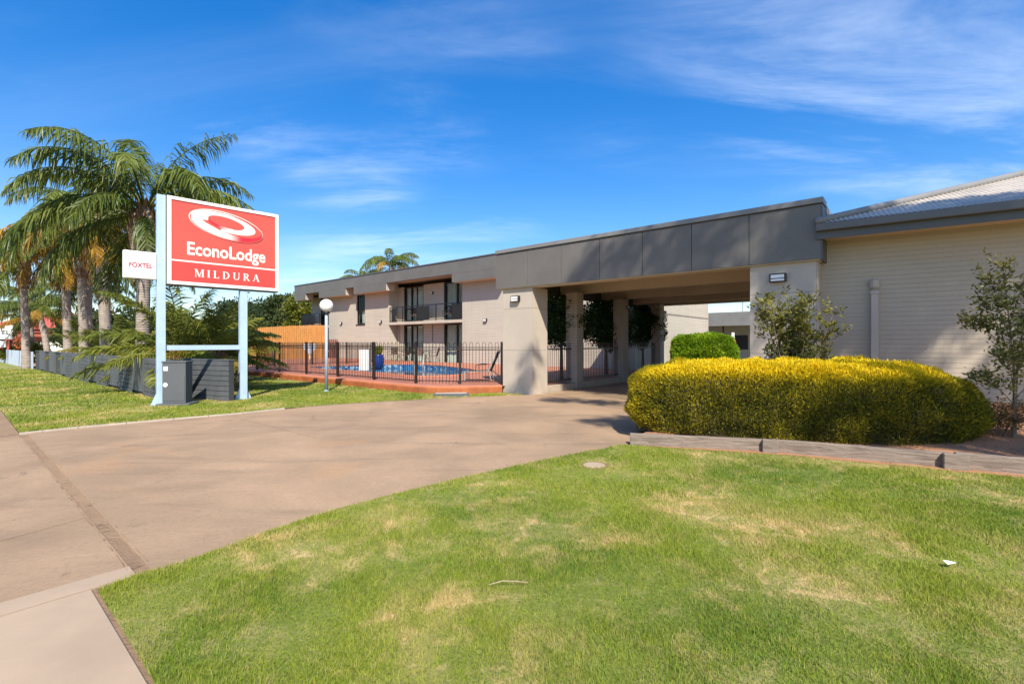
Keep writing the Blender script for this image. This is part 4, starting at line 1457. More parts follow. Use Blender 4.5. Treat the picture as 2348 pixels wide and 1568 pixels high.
# serif capitals built from strokes
def serif_word(word, x0, z0, h, total, parent, mat, d):
    tk, tn, sf = 0.19 * h, 0.075 * h, 0.06 * h
    def vbar(x, w): return [(x, 0), (x + w, 0), (x + w, h), (x, h)]
    def ser(x, w, z): return [(x - 0.07 * h, z), (x + w + 0.07 * h, z), (x + w + 0.07 * h, z + sf), (x - 0.07 * h, z + sf)]
    def diag(xa, za, xb, zb, w): return [(xa, za), (xa + w, za), (xb + w, zb), (xb, zb)]
    def arc(cx, cz, ro, rz, wi, wz, a0, a1, n=14):
        o = [(cx + ro * math.cos(a0 + (a1 - a0) * k / n), cz + rz * math.sin(a0 + (a1 - a0) * k / n)) for k in range(n + 1)]
        i = [(cx + (ro - wi) * math.cos(a0 + (a1 - a0) * k / n), cz + (rz - wz) * math.sin(a0 + (a1 - a0) * k / n)) for k in range(n + 1)]
        return [[o[k], o[k + 1], i[k + 1], i[k]] for k in range(n)]
    G_ = {
        'M': (1.02 * h, [vbar(0.06 * h, tn), vbar(0.80 * h, tk), ser(0.06 * h, tn, 0), ser(0.80 * h, tk, 0), ser(0.02 * h, tn, h - sf), ser(0.80 * h, tk, h - sf), diag(0.05 * h, h, 0.44 * h, 0, tk), diag(0.44 * h, 0, 0.80 * h, h, tn)]),
        'I': (0.36 * h, [vbar(0.09 * h, tk), ser(0.09 * h, tk, 0), ser(0.09 * h, tk, h - sf)]),
        'L': (0.72 * h, [vbar(0.09 * h, tk), ser(0.09 * h, tk, h - sf), [(0.02 * h, 0), (0.68 * h, 0), (0.68 * h, sf), (0.02 * h, sf)], [(0.62 * h, 0), (0.69 * h, 0), (0.69 * h, 0.25 * h), (0.65 * h, 0.25 * h)]]),
        'D': (0.90 * h, [vbar(0.09 * h, tk), ser(0.09 * h, tk, 0), ser(0.09 * h, tk, h - sf)] + arc(0.30 * h, 0.5 * h, 0.56 * h, 0.5 * h, tk, sf, -PI / 2, PI / 2)),
        'U': (0.92 * h, [[(0.09 * h, 0.3 * h), (0.09 * h + tk, 0.3 * h), (0.09 * h + tk, h), (0.09 * h, h)], [(0.73 * h, 0.3 * h), (0.73 * h + tn, 0.3 * h), (0.73 * h + tn, h), (0.73 * h, h)], ser(0.09 * h, tk, h - sf), ser(0.73 * h, tn, h - sf)] + arc(0.447 * h, 0.32 * h, 0.36 * h, 0.32 * h, 0.12 * h, sf * 1.3, PI, 2 * PI)),
        'R': (0.86 * h, [vbar(0.09 * h, tk), ser(0.09 * h, tk, 0), ser(0.09 * h, tk, h - sf), diag(0.62 * h, 0, 0.34 * h, 0.48 * h, tk), [(0.6 * h, 0), (0.88 * h, 0), (0.88 * h, sf), (0.6 * h, sf)]] + arc(0.30 * h, 0.74 * h, 0.40 * h, 0.26 * h, tk, sf, -PI / 2, PI / 2)),
        'A': (0.92 * h, [diag(0.10 * h, 0, 0.38 * h, h, tn), diag(0.66 * h, 0, 0.36 * h, h, tk), ser(0.08 * h, tn, 0), ser(0.66 * h, tk, 0), [(0.22 * h, 0.32 * h), (0.66 * h, 0.32 * h), (0.66 * h, 0.32 * h + sf), (0.22 * h, 0.32 * h + sf)]]),
    }
    tot = sum(G_[c][0] for c in word)
    gap = (total - tot) / (len(word) - 1)
    polys = []; x = x0
    for c in word:
        for pg in G_[c][1]:
            polys.append(([(x + px, z0 + pz) for px, pz in pg], [tuple(range(len(pg)))]))
        x += G_[c][0] + gap
    # overlapping strokes each sit a hair apart so no two faces share a plane
    vs, fs = [], []
    for i, (pts, f) in enumerate(polys):
        b = len(vs)
        vs += [SF.p(px, d - 0.00006 * i, pz) for px, pz in pts]
        fs += [tuple(b + k for k in ff) for ff in f]
    me = bpy.data.meshes.new('lettering')
    o0 = WORG[parent]
    me.from_pydata([(a - o0.x, b - o0.y, c - o0.z) for a, b, c in vs], [], fs)
    me.materials.append(mat)
    o = link('lettering', me, parent); WORG[o] = o0


mx, mz = uv(0.205, 0.925)
serif_word('MILDURA', mx, mz, 0.185, 0.625 * W_, lface, M['signcream'], -0.1128)
# small white side sign
fx = thing('side_sign', 'small white box sign with crimson lettering beside the tall red sign', 'sign', SF.p(-0.4, 0, 2.86))
MB().fbox(SF, -0.71, -0.092, -0.10, 0.06, 2.97, 3.60).part('cabinet', M['signwhite'], fx, bevel=0.012)
fpn = MB().fbox(SF, -0.68, -0.115, -0.107, -0.1005, 3.00, 3.57).part('face', M['white'], fx)
textpart('lettering', 'FOXTEL', M['foxred'], fpn, SF, -0.605, 3.225, -0.1085, 0.105, 0.43, 0.03)
MB().fbox(SF, -0.50, -0.40, -0.06, 0.02, 2.94, 2.971).part('drain_strip', M['gutter'], fx)

# electrical pillar beside the left post
bx_ = thing('electrical_cabinet', 'grey electrical cabinet at the foot of the sign', 'cabinet', (-8.0, 11.45, 0))
BF = Frame((-8.24, 11.30), (0.985, 0.174), (-0.174, 0.985))
MB().fbox(BF, -0.10, 0.62, -0.10, 0.42, -0.05, 0.06).part('plinth', M['block_panel'], bx_, bevel=0.01)
MB().fbox(BF, 0.0, 0.50, 0.0, 0.34, 0.06, 1.02).part('body', M['block_panel'], bx_, bevel=0.008)
MB().fbox(BF, -0.015, 0.515, -0.015, 0.355, 1.02, 1.055).part('lid', M['block_panel'], bx_, bevel=0.006)
MB().fbox(BF, 0.02, 0.48, -0.008, -0.001, 0.12, 0.72).part('door', M['block_panel'], bx_, bevel=0.003)
lb = MB().fbox(BF, 0.03, 0.12, -0.006, -0.001, 0.83, 0.93).part('warning_label', M['white'], bx_)
MB().tube([BF.p(0.07, -0.001, 0.5), BF.p(0.07, -0.012, 0.5)], [0.05, 0.05], 16).part('lock', M['white'], bx_)

# ------------------------------------------------------------------ charcoal block wall
UX = (-AX[0], -AX[1])
WF = Frame((-9.15, 12.55), (-0.777, 0.629), (0.629, 0.777))
bwall = thing('block_wall', 'long low charcoal block wall running back along the lawn', 'wall', (-9.15, 12.55, 0))
H_W, NC = 1.03, 8
ch = H_W / NC
MB().fbox(WF, -0.9, 22.0, 0.035, 0.16, -0.05, H_W - 0.01).part('wall_core', M['block_mortar'], bwall)
bk = MB().box(0.004, 0.441, 0, 0.033, 0.005, ch - 0.006).mesh('block', M['block'], bevel=0.006)
bk2 = MB().box(0.004, 0.218, 0, 0.033, 0.005, ch - 0.006).mesh('block', M['block'], bevel=0.006)
wang = math.atan2(WF.a[1], WF.a[0])
panels = [(1.55, 2.75), (4.1, 5.6), (7.2, 8.6), (10.3, 11.6), (13.0, 14.2), (15.8, 17.2), (18.6, 20.2)]
def blocks(parent, F, s0, s1, zc, ang, flip=1):
    for c in range(zc):
        s = s0
        first = c % 2
        while s < s1 - 0.01:
            L = 0.222 if first else 0.445
            first = 0
            if s + L > s1 + 0.001: L = min(L, s1 - s)
            me = bk if L > 0.3 else bk2
            p = F.p(s, 0.001 * mnoise.noise((s * 9, c * 3.3, 0)), c * ch)
            link('block', me, parent, Vector(p) - WORG[parent], (0, 0, ang), (L / (0.445 if L > 0.3 else 0.222), 1, 1))
            s += L
segs = [(-0.9, 1.55)] + [(panels[i][1], panels[i + 1][0]) for i in range(4)]
for s0, s1 in segs:
    blocks(bwall, WF, s0, s1, NC, wang)
for s0, s1 in panels:
    MB().fbox(WF, s0, s1, -0.03, 0.033, 0.10, H_W - 0.01).part('wall_panel', M['block_panel'], bwall, bevel=0.005)
    MB().fbox(WF, s0 - 0.03, s0 + 0.01, -0.045, 0.033, 0.05, H_W - 0.005).part('panel_edge', M['block_panel'], bwall)
MB().fbox(WF, -0.92, 22.0, -0.01, 0.18, H_W - 0.008, H_W + 0.02).part('wall_capping', M['block'], bwall, bevel=0.005)
# short end section standing forward of the garden
EF = Frame((-8.55, 12.68), (0.925, -0.38), (0.38, 0.925))
ew = thing('block_wall', 'short charcoal block wall section behind the sign crossbar', 'wall', (-8.55, 12.68, 0))
MB().fbox(EF, 0.0, 1.50, 0.035, 0.16, -0.05, H_W + 0.02).part('wall_core', M['block_mortar'], ew)
blocks(ew, EF, 0.0, 1.5, NC, math.atan2(EF.a[1], EF.a[0]))
MB().fbox(EF, -0.01, 1.51, -0.006, 0.18, H_W + 0.001, H_W + 0.035).part('wall_capping', M['block'], ew, bevel=0.005)
MB().fbox(EF, -0.16, -0.012, -0.06, 0.16, -0.05, H_W + 0.05).part('end_pier', M['block_panel'], ew, bevel=0.008)

# pale picket fence further along
pk = thing('picket_fence', 'pale blue grey picket fence at the far left edge of the lawn', 'fence', WF.p(22.3, 0, 0))
pick = MB().prism([(-0.21, 0), (0.21, 0), (0.21, 0.02), (-0.21, 0.02)], 0.0, 0.98).mesh('picket', M['picket'], bevel=0.004)
for k in range(46):
    p = WF.p(22.5 + k * 0.46, -0.05, 0.0)
    link('picket', pick, pk, Vector(p) - WORG[pk], (0, 0, wang + PI))
for z in (0.2, 0.75):
    MB().fbox(WF, 22.3, 43.6, -0.02, 0.03, z, z + 0.07).part('rail', M['picket'], pk)

# ------------------------------------------------------------------ lamp post
lt = thing('lamp_post', 'slim blue grey lamp post with a white globe on the lawn', 'lamp post', (-5.66, 14.63, 0))
MB().tube([(-5.66, 14.63, -0.05), (-5.66, 14.63, 2.36)], [0.047, 0.045], 14).part('post', M['lampost'], lt, smooth=True)
MB().lathe([(0.075, 0.0), (0.075, 0.02), (0.055, 0.05)], 14, (-5.66, 14.63, 0.0)).part('base_flange', M['lampost'], lt)
MB().lathe([(0.05, 0), (0.10, 0.02), (0.10, 0.06), (0.07, 0.08)], 16, (-5.66, 14.63, 2.36)).part('collar', M['darkmetal'], lt, smooth=True)
prof = [(0.197 * math.sin(PI * k / 16), 2.62 - 0.197 * math.cos(PI * k / 16)) for k in range(1, 17)]
prof[-1] = (0.004, 2.817)
MB().lathe(prof, 28, (-5.66, 14.63, 0)).part('globe', M['globe'], lt, smooth=True)

# low box on the lawn edge and its small weed
gb = thing('pit_cover', 'low dark rectangular pit box set in the lawn beside the driveway', 'pit box', (-1.8, 13.4, 0))
GF = Frame((-2.15, 13.12), (0.985, 0.16), (-0.16, 0.985))
MB().fbox(GF, 0, 0.98, 0, 0.30, -0.05, 0.085).part('frame', M['block_panel'], gb, bevel=0.008)
MB().fbox(GF, 0.06, 0.92, 0.05, 0.25, 0.086, 0.10).part('lid', M['kerb'], gb, bevel=0.004)
mc = thing('concrete_cover', 'pale concrete cover sunk in the near lawn by the driveway', 'cover', (1.0, 5.85, 0))
MB().lathe([(0.135, -0.02), (0.135, 0.008), (0.12, 0.013)], 22, (1.0, 5.85, 0)).part('lid', M['path'], mc, smooth=False)
MB().lathe([(0.20, -0.03), (0.20, 0.005), (0.15, 0.0055)], 22, (1.0, 5.85, 0)).part('rim', M['dirt'], mc)
tw_ = MB().tube([(-0.14, 2.905, 0.035), (-0.06, 2.93, 0.045), (0.03, 2.935, 0.04), (0.10, 2.925, 0.038)], [0.002, 0.0035, 0.0035, 0.002], 6)
tw_.top('fallen_twig', M['twig'], 'thin dry twig lying on the near lawn', 'twig')
sc_ = MB()
px, py = 2.90, 3.18
sc_.add([(px - 0.03, py - 0.02, 0.04), (px + 0.035, py - 0.012, 0.046), (px + 0.03, py + 0.02, 0.038), (px - 0.025, py + 0.022, 0.05), (px, py, 0.055)], [(0, 1, 4), (1, 2, 4), (2, 3, 4), (3, 0, 4)])
sc_.top('paper_scrap', M['scrap'], 'tiny white scrap of paper on the lawn near the right edge', 'scrap')

# ------------------------------------------------------------------ things on the pool terrace
def chair(loc, rz, label, group):
    c = thing('patio_chair', label, 'chair', (0, 0, 0), group)
    MB().box(-0.24, 0.24, -0.24, 0.24, 0.42, 0.45).part('seat', M['sling'], c)
    MB().add([(-0.24, 0.22, 0.46), (0.24, 0.22, 0.46), (0.24, 0.32, 0.92), (-0.24, 0.32, 0.92), (-0.24, 0.245, 0.46), (0.24, 0.245, 0.46), (0.24, 0.345, 0.92), (-0.24, 0.345, 0.92)], [(0, 1, 2, 3), (4, 7, 6, 5), (0, 4, 5, 1), (3, 2, 6, 7), (0, 3, 7, 4), (1, 5, 6, 2)]).part('backrest', M['sling'], c)
    for sx in (-1, 1):
        MB().tube([(sx * 0.25, -0.25, 0), (sx * 0.25, -0.22, 0.64)], 0.014, 6).part('leg', M['darkmetal'], c)
        MB().tube([(sx * 0.25, 0.34, 0), (sx * 0.25, 0.22, 0.45), (sx * 0.25, 0.345, 0.94)], 0.014, 6).part('leg', M['darkmetal'], c)
        MB().tube([(sx * 0.25, -0.22, 0.64), (sx * 0.25, 0.27, 0.66)], 0.014, 6).part('armrest', M['darkmetal'], c)
    c.location = loc; c.rotation_euler = (0, 0, rz)
    return c


def table(loc, label, group, r=0.42):
    t = thing('patio_table', label, 'table', loc, group)
    MB().lathe([(r, 0.70), (r, 0.725), (r - 0.01, 0.73)], 20, loc).part('table_top', M['darkmetal'], t)
    for k in range(3):
        a_ = 2 * PI * k / 3 + 0.4
        MB().tube([(loc[0] + 0.3 * math.cos(a_), loc[1] + 0.3 * math.sin(a_), loc[2]), (loc[0] + 0.05 * math.cos(a_), loc[1] + 0.05 * math.sin(a_), loc[2] + 0.36), (loc[0] + 0.25 * math.cos(a_), loc[1] + 0.25 * math.sin(a_), loc[2] + 0.70)], 0.015, 6).part('leg', M['darkmetal'], t)
    return t


g1 = 'patio chairs under the main balcony'
for s, d, r_, lb_ in ((-6.6, -0.55, 0.4, 'dark patio chair left of the leftmost ground-floor table'), (-5.15, -0.5, -1.0, 'dark patio chair right of the leftmost ground-floor table'), (-3.6, -0.6, 0.7, 'dark patio chair left of the ground-floor table nearest the plain wall'), (-2.1, -0.55, -0.9, 'dark patio chair right of the ground-floor table nearest the plain wall')):
    chair(TS.p(s, d, DZ), ang0 + r_, lb_, g1)
table(TS.p(-5.85, -0.55, DZ), 'small round black table outside the left ground-floor sliding door', 'patio tables')
table(TS.p(-2.85, -0.6, DZ), 'small round black table outside the right ground-floor sliding door', 'patio tables')
chair(TS.p(-17.6, -0.4, DZ), ang0 + 0.5, 'dark patio chair under the end balcony behind the lamp post', g1)
chair(TS.p(-5.4, 0.42, 2.967), ang0 + 0.2, 'dark chair on the main balcony outside the left door', 'balcony chairs')
chair(TS.p(-1.9, 0.42, 2.967), ang0 - 0.3, 'dark chair on the main balcony outside the right door', 'balcony chairs')

# sun lounger by the fence
sl_ = thing('sun_lounger', 'brown sling sun lounger with raised back behind the pool fence', 'lounger', (-0.95, 16.1, DZ))
LF = Frame((-1.62, 16.15), (0.96, -0.12), (0.12, 0.96))
LZ = DZ
MB().hexa([LF.p(0, 0, LZ + .30), LF.p(0.85, 0, LZ + .33), LF.p(0.85, .58, LZ + .33), LF.p(0, .58, LZ + .30), LF.p(0, 0, LZ + .33), LF.p(0.85, 0, LZ + .36), LF.p(0.85, .58, LZ + .36), LF.p(0, .58, LZ + .33)]).part('seat', M['sling'], sl_)
MB().hexa([LF.p(0.86, 0, LZ + .33), LF.p(0.90, 0, LZ + .33), LF.p(0.90, .58, LZ + .33), LF.p(0.86, .58, LZ + .33), LF.p(1.16, 0, LZ + 1.0), LF.p(1.20, 0, LZ + 1.0), LF.p(1.20, .58, LZ + 1.0), LF.p(1.16, .58, LZ + 1.0)]).part('backrest', M['sling'], sl_)
for d in (0.0, 0.58):
    MB().tube([LF.p(-0.05, d, LZ + .30), LF.p(0.87, d, LZ + .33), LF.p(1.19, d, LZ + 1.02)], 0.016, 6).part('side_rail', M['alloy'], sl_)
    MB().tube([LF.p(0.02, d, LZ), LF.p(0.02, d, LZ + .30)], 0.016, 6).part('leg', M['alloy'], sl_)
    MB().tube([LF.p(0.98, d, LZ), LF.p(0.86, d, LZ + .34), LF.p(0.84, d, LZ + .5)], 0.016, 6).part('leg', M['alloy'], sl_)
    MB().tube([LF.p(0.86, d, LZ + .36), LF.p(1.20, d, LZ + .12), LF.p(1.20, d, LZ)], 0.014, 6).part('back_strut', M['alloy'], sl_)
    MB().tube([LF.p(0.42, d, LZ + .32), LF.p(0.42, d, LZ + .52), LF.p(0.50, d, LZ + .56), LF.p(0.80, d, LZ + .56)], 0.013, 6).part('armrest', M['darkmetal'], sl_)
# blue pot with plant, white slatted housing, ladder
def pot(loc, label, r=0.26, h=0.55, plant=True):
    o = thing('glazed_pot', label, 'pot', loc)
    MB().lathe([(r * 0.6, 0), (r * 0.95, h * 0.45), (r, h * 0.75), (r * 0.85, h * 0.93), (r * 0.95, h), (r * 0.8, h - 0.02)], 20, loc).part('vessel', M['potblue'], o, smooth=True)
    if plant:
        n = 260
        ang = rng.uniform(0, 2 * PI, n); rr = rng.uniform(0, r * 0.5, n)
        P = np.stack([loc[0] + rr * np.cos(ang), loc[1] + rr * np.sin(ang), loc[2] + h - 0.05 + rng.uniform(0, 0.25, n)], 1)
        D = np.stack([np.cos(ang) * rng.uniform(0.1, 0.7, n), np.sin(ang) * rng.uniform(0.1, 0.7, n), np.ones(n)], 1)
        leafpart('foliage', P, D, rng.uniform(0.15, 0.4, n), 0.035, M['treelight'], o)
    return o
pot((-6.3, 22.6, DZ), 'cobalt blue pot with a green plant beside the white slatted housing', 0.28, 0.72)
pot((-12.6, 21.4, 0.0), 'large cobalt blue pot at the left end of the pool fence', 0.36, 0.85)
wh = thing('slatted_housing', 'white slatted housing standing near the pool edge behind the fence', 'housing', (-6.72, 22.0, DZ))
HF = Frame((-6.97, 21.9), (0.995, -0.08), (0.08, 0.995))
MB().fbox(HF, 0.0, 0.44, 0.02, 0.3, DZ, DZ + 0.98).part('body', M['kerb'], wh)
for k in range(4):
    MB().fbox(HF, 0.005 + k * 0.11, 0.10 + k * 0.11, 0.0, 0.019, DZ + 0.02, DZ + 0.97).part('slat', M['white'], wh)
ld = thing('pool_ladder', 'curved metal handrails of the pool ladder', 'ladder', (-5.3, 27.0, DZ))
for q in (-0.25, 0.25):
    c = Vector((-5.2, 27.2)); 
    MB().tube([(c.x + q * 0.8, c.y + q * 0.6 + 0.45, DZ), (c.x + q * 0.8, c.y + q * 0.6 + 0.4, DZ + 0.55), (c.x + q * 0.8, c.y + q * 0.6 + 0.15, DZ + 0.72), (c.x + q * 0.8, c.y + q * 0.6 - 0.2, DZ + 0.6), (c.x + q * 0.8, c.y + q * 0.6 - 0.5, DZ - 0.1), (c.x + q * 0.8, c.y + q * 0.6 - 0.5, DZ - 0.9)], 0.025, 8).part('handrail', M['alloy'], ld, smooth=True)
# wall letter box and warning heart by the timber fence
ht = MB()
hc = (-15.6, 37.0, 1.05)
hpts = []
for k in range(28):
    t = 2 * PI * k / 28
    hpts.append((0.032 * 16 * math.sin(t) ** 3, 0.032 * (13 * math.cos(t) - 5 * math.cos(2 * t) - 2 * math.cos(3 * t) - math.cos(4 * t))))
nn = len(hpts)
ht.add([(hc[0] + x_, hc[1], hc[2] + z_) for x_, z_ in hpts] + [(hc[0] + x_, hc[1] + 0.04, hc[2] + z_) for x_, z_ in hpts], [tuple(range(nn)), tuple(range(2 * nn - 1, nn - 1, -1))] + [(i, nn + i, nn + (i + 1) % nn, (i + 1) % nn) for i in range(nn)])
ho = thing('heart_board', 'white and pale blue heart-shaped board standing by the timber fence', 'board', (hc[0], hc[1], 0))
ht.part('heart', M['picket'], ho)
MB().box(hc[0] - 0.03, hc[0] + 0.03, hc[1] + 0.041, hc[1] + 0.08, 0, 1.2).part('stake', M['white'], ho)

# timber paling fence beyond the pool
tf = thing('paling_fence', 'tall orange timber paling fence left of the two-storey wing', 'fence', (-17.5, 38.6, 0))
A_, B_ = Vector((-20.2, 37.0)), Vector((-15.2, 39.6))
tdir = (B_ - A_).normalized()
pan = math.atan2(tdir.y, tdir.x)
npl = int((B_ - A_).length / 0.155)
for k in range(npl):
    c = A_ + tdir * (k + 0.5) * 0.155
    h = 2.62 + 0.28 * min(1, k / npl * 1.3) + 0.03 * random.random()
    me = MB().box(-0.071, 0.071, -0.01 - 0.006 * (k % 2), 0.01, 0, h).mesh('paling', M['timber'])
    link('paling', me, tf, Vector((c.x, c.y, 0)) - WORG[tf], (0, 0, pan))
for z in (0.4, 1.4, 2.4):
    MB().fbox(Frame((A_.x, A_.y), (tdir.x, tdir.y), (-tdir.y, tdir.x)), 0, (B_ - A_).length, 0.012, 0.06, z, z + 0.09).part('rail', M['timber'], tf)
gt = thing('timber_gate', 'dark red timber gate beside the two-storey wing', 'gate', (-14.6, 39.9, 0))
for k in range(8):
    c = Vector((-15.1, 39.75)) + Vector((0.9, 0.43)) * (k * 0.15)
    link('board', MB().box(-0.06, 0.06, -0.012, 0.012, 0.05, 1.75).mesh('board', M['redtimber']), gt, Vector((c.x, c.y, 0)) - WORG[gt], (0, 0, 0.45))
for z in (0.35, 1.4):
    MB().fbox(Frame((-15.15, 39.73), (0.902, 0.431), (-0.431, 0.902)), 0, 1.25, 0.014, 0.05, z, z + 0.09).part('rail', M['redtimber'], gt)

# ------------------------------------------------------------------ far left: house, boundary wall, sign
hs_ = thing('red_roof_house', 'distant red brick house with a red iron roof at the left edge', 'house', (-62, 62, 0))
HB = Frame((-66, 60), (0.95, 0.31), (-0.31, 0.95))
wl2 = MB().fbox(HB, 0, 11, 0, 8, 0, 3.2).part('wall', M['wallred'], hs_)
MB().fbox(HB, 1.2, 3.0, -0.04, -0.002, 0.8, 2.4).part('window', M['darkroom'], hs_)
MB().fbox(HB, 6.2, 8.2, -0.04, -0.002, 0.8, 2.4).part('window', M['darkroom'], hs_)
MB().fbox(HB, -0.6, 11.6, -2.4, -0.6, 2.75, 2.85).part('verandah_roof', M['roofred'], hs_)
for s in (0.0, 3.6, 7.3, 11.0): MB().fbox(HB, s, s + 0.12, -2.3, -2.18, 0, 2.75).part('verandah_post', M['white'], hs_)
MB().add([HB.p(-0.6, -0.6, 3.2), HB.p(11.6, -0.6, 3.2), HB.p(11.6, 8.6, 3.2), HB.p(-0.6, 8.6, 3.2), HB.p(4, 4, 5.6), HB.p(7, 4, 5.6)], [(0, 1, 5, 4), (1, 2, 5), (2, 3, 4, 5), (3, 0, 4)]).part('roof', M['roofred'], hs_)
es = thing('roadside_sign', 'white roadside sign with dark letters at the far left edge', 'sign', (-36.9, 34.4, 0))
EX = Frame((-37.72, 34.1), (0.95, 0.31), (-0.31, 0.95))
MB().fbox(EX, 0, 1.75, 0, 0.2, 1.72, 2.72).part('cabinet', M['white'], es, bevel=0.02)
ef = MB().fbox(EX, 0.08, 1.67, -0.01, -0.001, 1.80, 2.64).part('face', M['white'], es)
textpart('lettering', 'EL', M['ink'], ef, EX, 1.16, 2.08, -0.014, 0.27, 0.45, 0.03)
for s in (0.25, 1.4): MB().fbox(EX, s, s + 0.14, 0.03, 0.17, 0, 1.72).part('post', M['roofred'], es)
MB().fbox(EX, 0.45, 1.35, 0.02, 0.08, 1.15, 1.6).part('lower_board', M['white'], es)
bl_ = thing('orange_ball', 'big round orange garden ball behind the picket fence', 'ball', (-37.9, 36.9, 0.25))
prof = [(1.05 * math.sin(PI * k / 12), 0.95 - 0.95 * math.cos(PI * k / 12)) for k in range(1, 12)]
MB().lathe([(0.05, 0.0)] + prof + [(0.05, 1.9)], 20, (-37.9, 36.9, 0.1)).part('ball', plain('orange paint', (0.55, 0.11, 0.03), 0.5), bl_, smooth=True)
MB().lathe([(0.5, 0), (0.45, 0.15)], 14, (-37.9, 36.9, 0.0)).part('base', M['kerb'], bl_)
wl3 = MB().fbox(Frame((-52, 50), (0.777, -0.1), (0.1, 0.777)), 0, 22, 0, 0.25, 0, 1.5).top('boundary_wall', M['signcream'], 'cream boundary wall in front of the distant red house', 'wall')

# ------------------------------------------------------------------ palms
def frond_mesh(name, L, el0, droop, nl, ll, hang, mat, seed, w=0.028, plume=0.35, spread=0.9):
    r = np.random.default_rng(seed)
    ns = 22
    pts = [np.array([0.0, 0, 0])]; tan = []
    for i in range(ns):
        t = (i + 0.5) / ns
        e = el0 - droop * t ** 1.25
        d = np.array([math.cos(e), 0.06 * math.sin(seed + t * 2), math.sin(e)])
        tan.append(d / np.linalg.norm(d))
        pts.append(pts[-1] + tan[-1] * L / ns)
    pts = np.array(pts); tan.append(tan[-1]); tan = np.array(tan)
    V, F = [], []
    # rachis, flattened three-sided
    for i in range(ns + 1):
        rw_ = 0.030 * (1 - 0.88 * i / ns) * (L / 3.2)
        up = np.cross(tan[i], [0, 1, 0])
        b = len(V)
        V += [pts[i] + np.array([0, rw_, 0]), pts[i] - np.array([0, rw_, 0]), pts[i] - up * rw_ * 1.1]
        if i:
            for k in range(3):
                a0, a1 = b - 3 + k, b - 3 + (k + 1) % 3
                F += [(a0, a1, b + (k + 1) % 3), (a0, b + (k + 1) % 3, b + k)]
    for i in range(nl):
        t = 0.13 + 0.87 * (i + 0.5) / nl
        f = t * ns; j = min(int(f), ns - 1)
        p = pts[j] + (pts[j + 1] - pts[j]) * (f - j)
        T = tan[j]; up = np.cross(T, [0, -1, 0]); up = up if up[2] > -0.2 else -up
        prof = min(1.0, (t - 0.05) * 3.2) * min(1.0, (1.04 - t) * 2.6 + 0.18)
        for sd in (-1, 1):
            l = ll * prof * r.uniform(0.8, 1.12)
            d = T * r.uniform(0.35, 0.8) + np.array([0, sd, 0]) * spread * r.uniform(0.55, 1.1) + up * r.uniform(-plume, plume) + np.array([0, 0, -hang * r.uniform(0.5, 1.1)])
            d /= np.linalg.norm(d)
            d2 = d + np.array([0, 0, -(0.55 + hang) * r.uniform(0.6, 1.3)]); d2 /= np.linalg.norm(d2)
            wv = np.cross(d, r.normal(size=3)); wv /= np.linalg.norm(wv) + 1e-9
            ww = w * r.uniform(0.7, 1.2) * (0.5 + 0.5 * prof)
            m = p + d * l * 0.5
            b = len(V)
            V += [p - wv * ww * 0.3, p + wv * ww * 0.3, m + wv * ww * 0.5, m - wv * ww * 0.5, m + d2 * l * 0.5]
            F += [(b, b + 1, b + 2), (b, b + 2, b + 3), (b + 3, b + 2, b + 4)]
    return nmesh(name, np.array(V), np.array(F), mat)


FR = {}
def fronds(kind, mat, L, ll, hang, w, nl, els, plume=0.35):
    for i, (el, dr) in enumerate(els):
        FR[(kind, i)] = frond_mesh('frond', L * (1 - 0.05 * (i % 3)), R(el), R(dr), nl, ll, hang, mat, hash(kind) % 97 * 0 + len(FR) * 7 + 3, w, plume)
ELS = [(80, 78), (66, 106), (58, 116), (50, 118), (38, 114), (26, 110), (10, 98), (-10, 80), (-35, 50)]
fronds('g', M['palmleaf'], 3.6, 0.80, 0.95, 0.040, 92, ELS, 0.55)
fronds('y', M['palmyellow'], 3.2, 0.70, 1.0, 0.038, 84, ELS, 0.5)
fronds('d', M['palmdry'], 2.8, 0.55, 1.0, 0.034, 64, ELS, 0.4)
LELS = [(80, 45), (68, 62), (56, 72), (45, 74), (34, 70), (24, 60), (12, 46)]
fronds('l', M['palmlow'], 2.1, 0.44, 0.15, 0.028, 84, LELS, 0.35)
fronds('ly', M['palmlowy'], 1.9, 0.40, 0.25, 0.028, 78, LELS, 0.35)


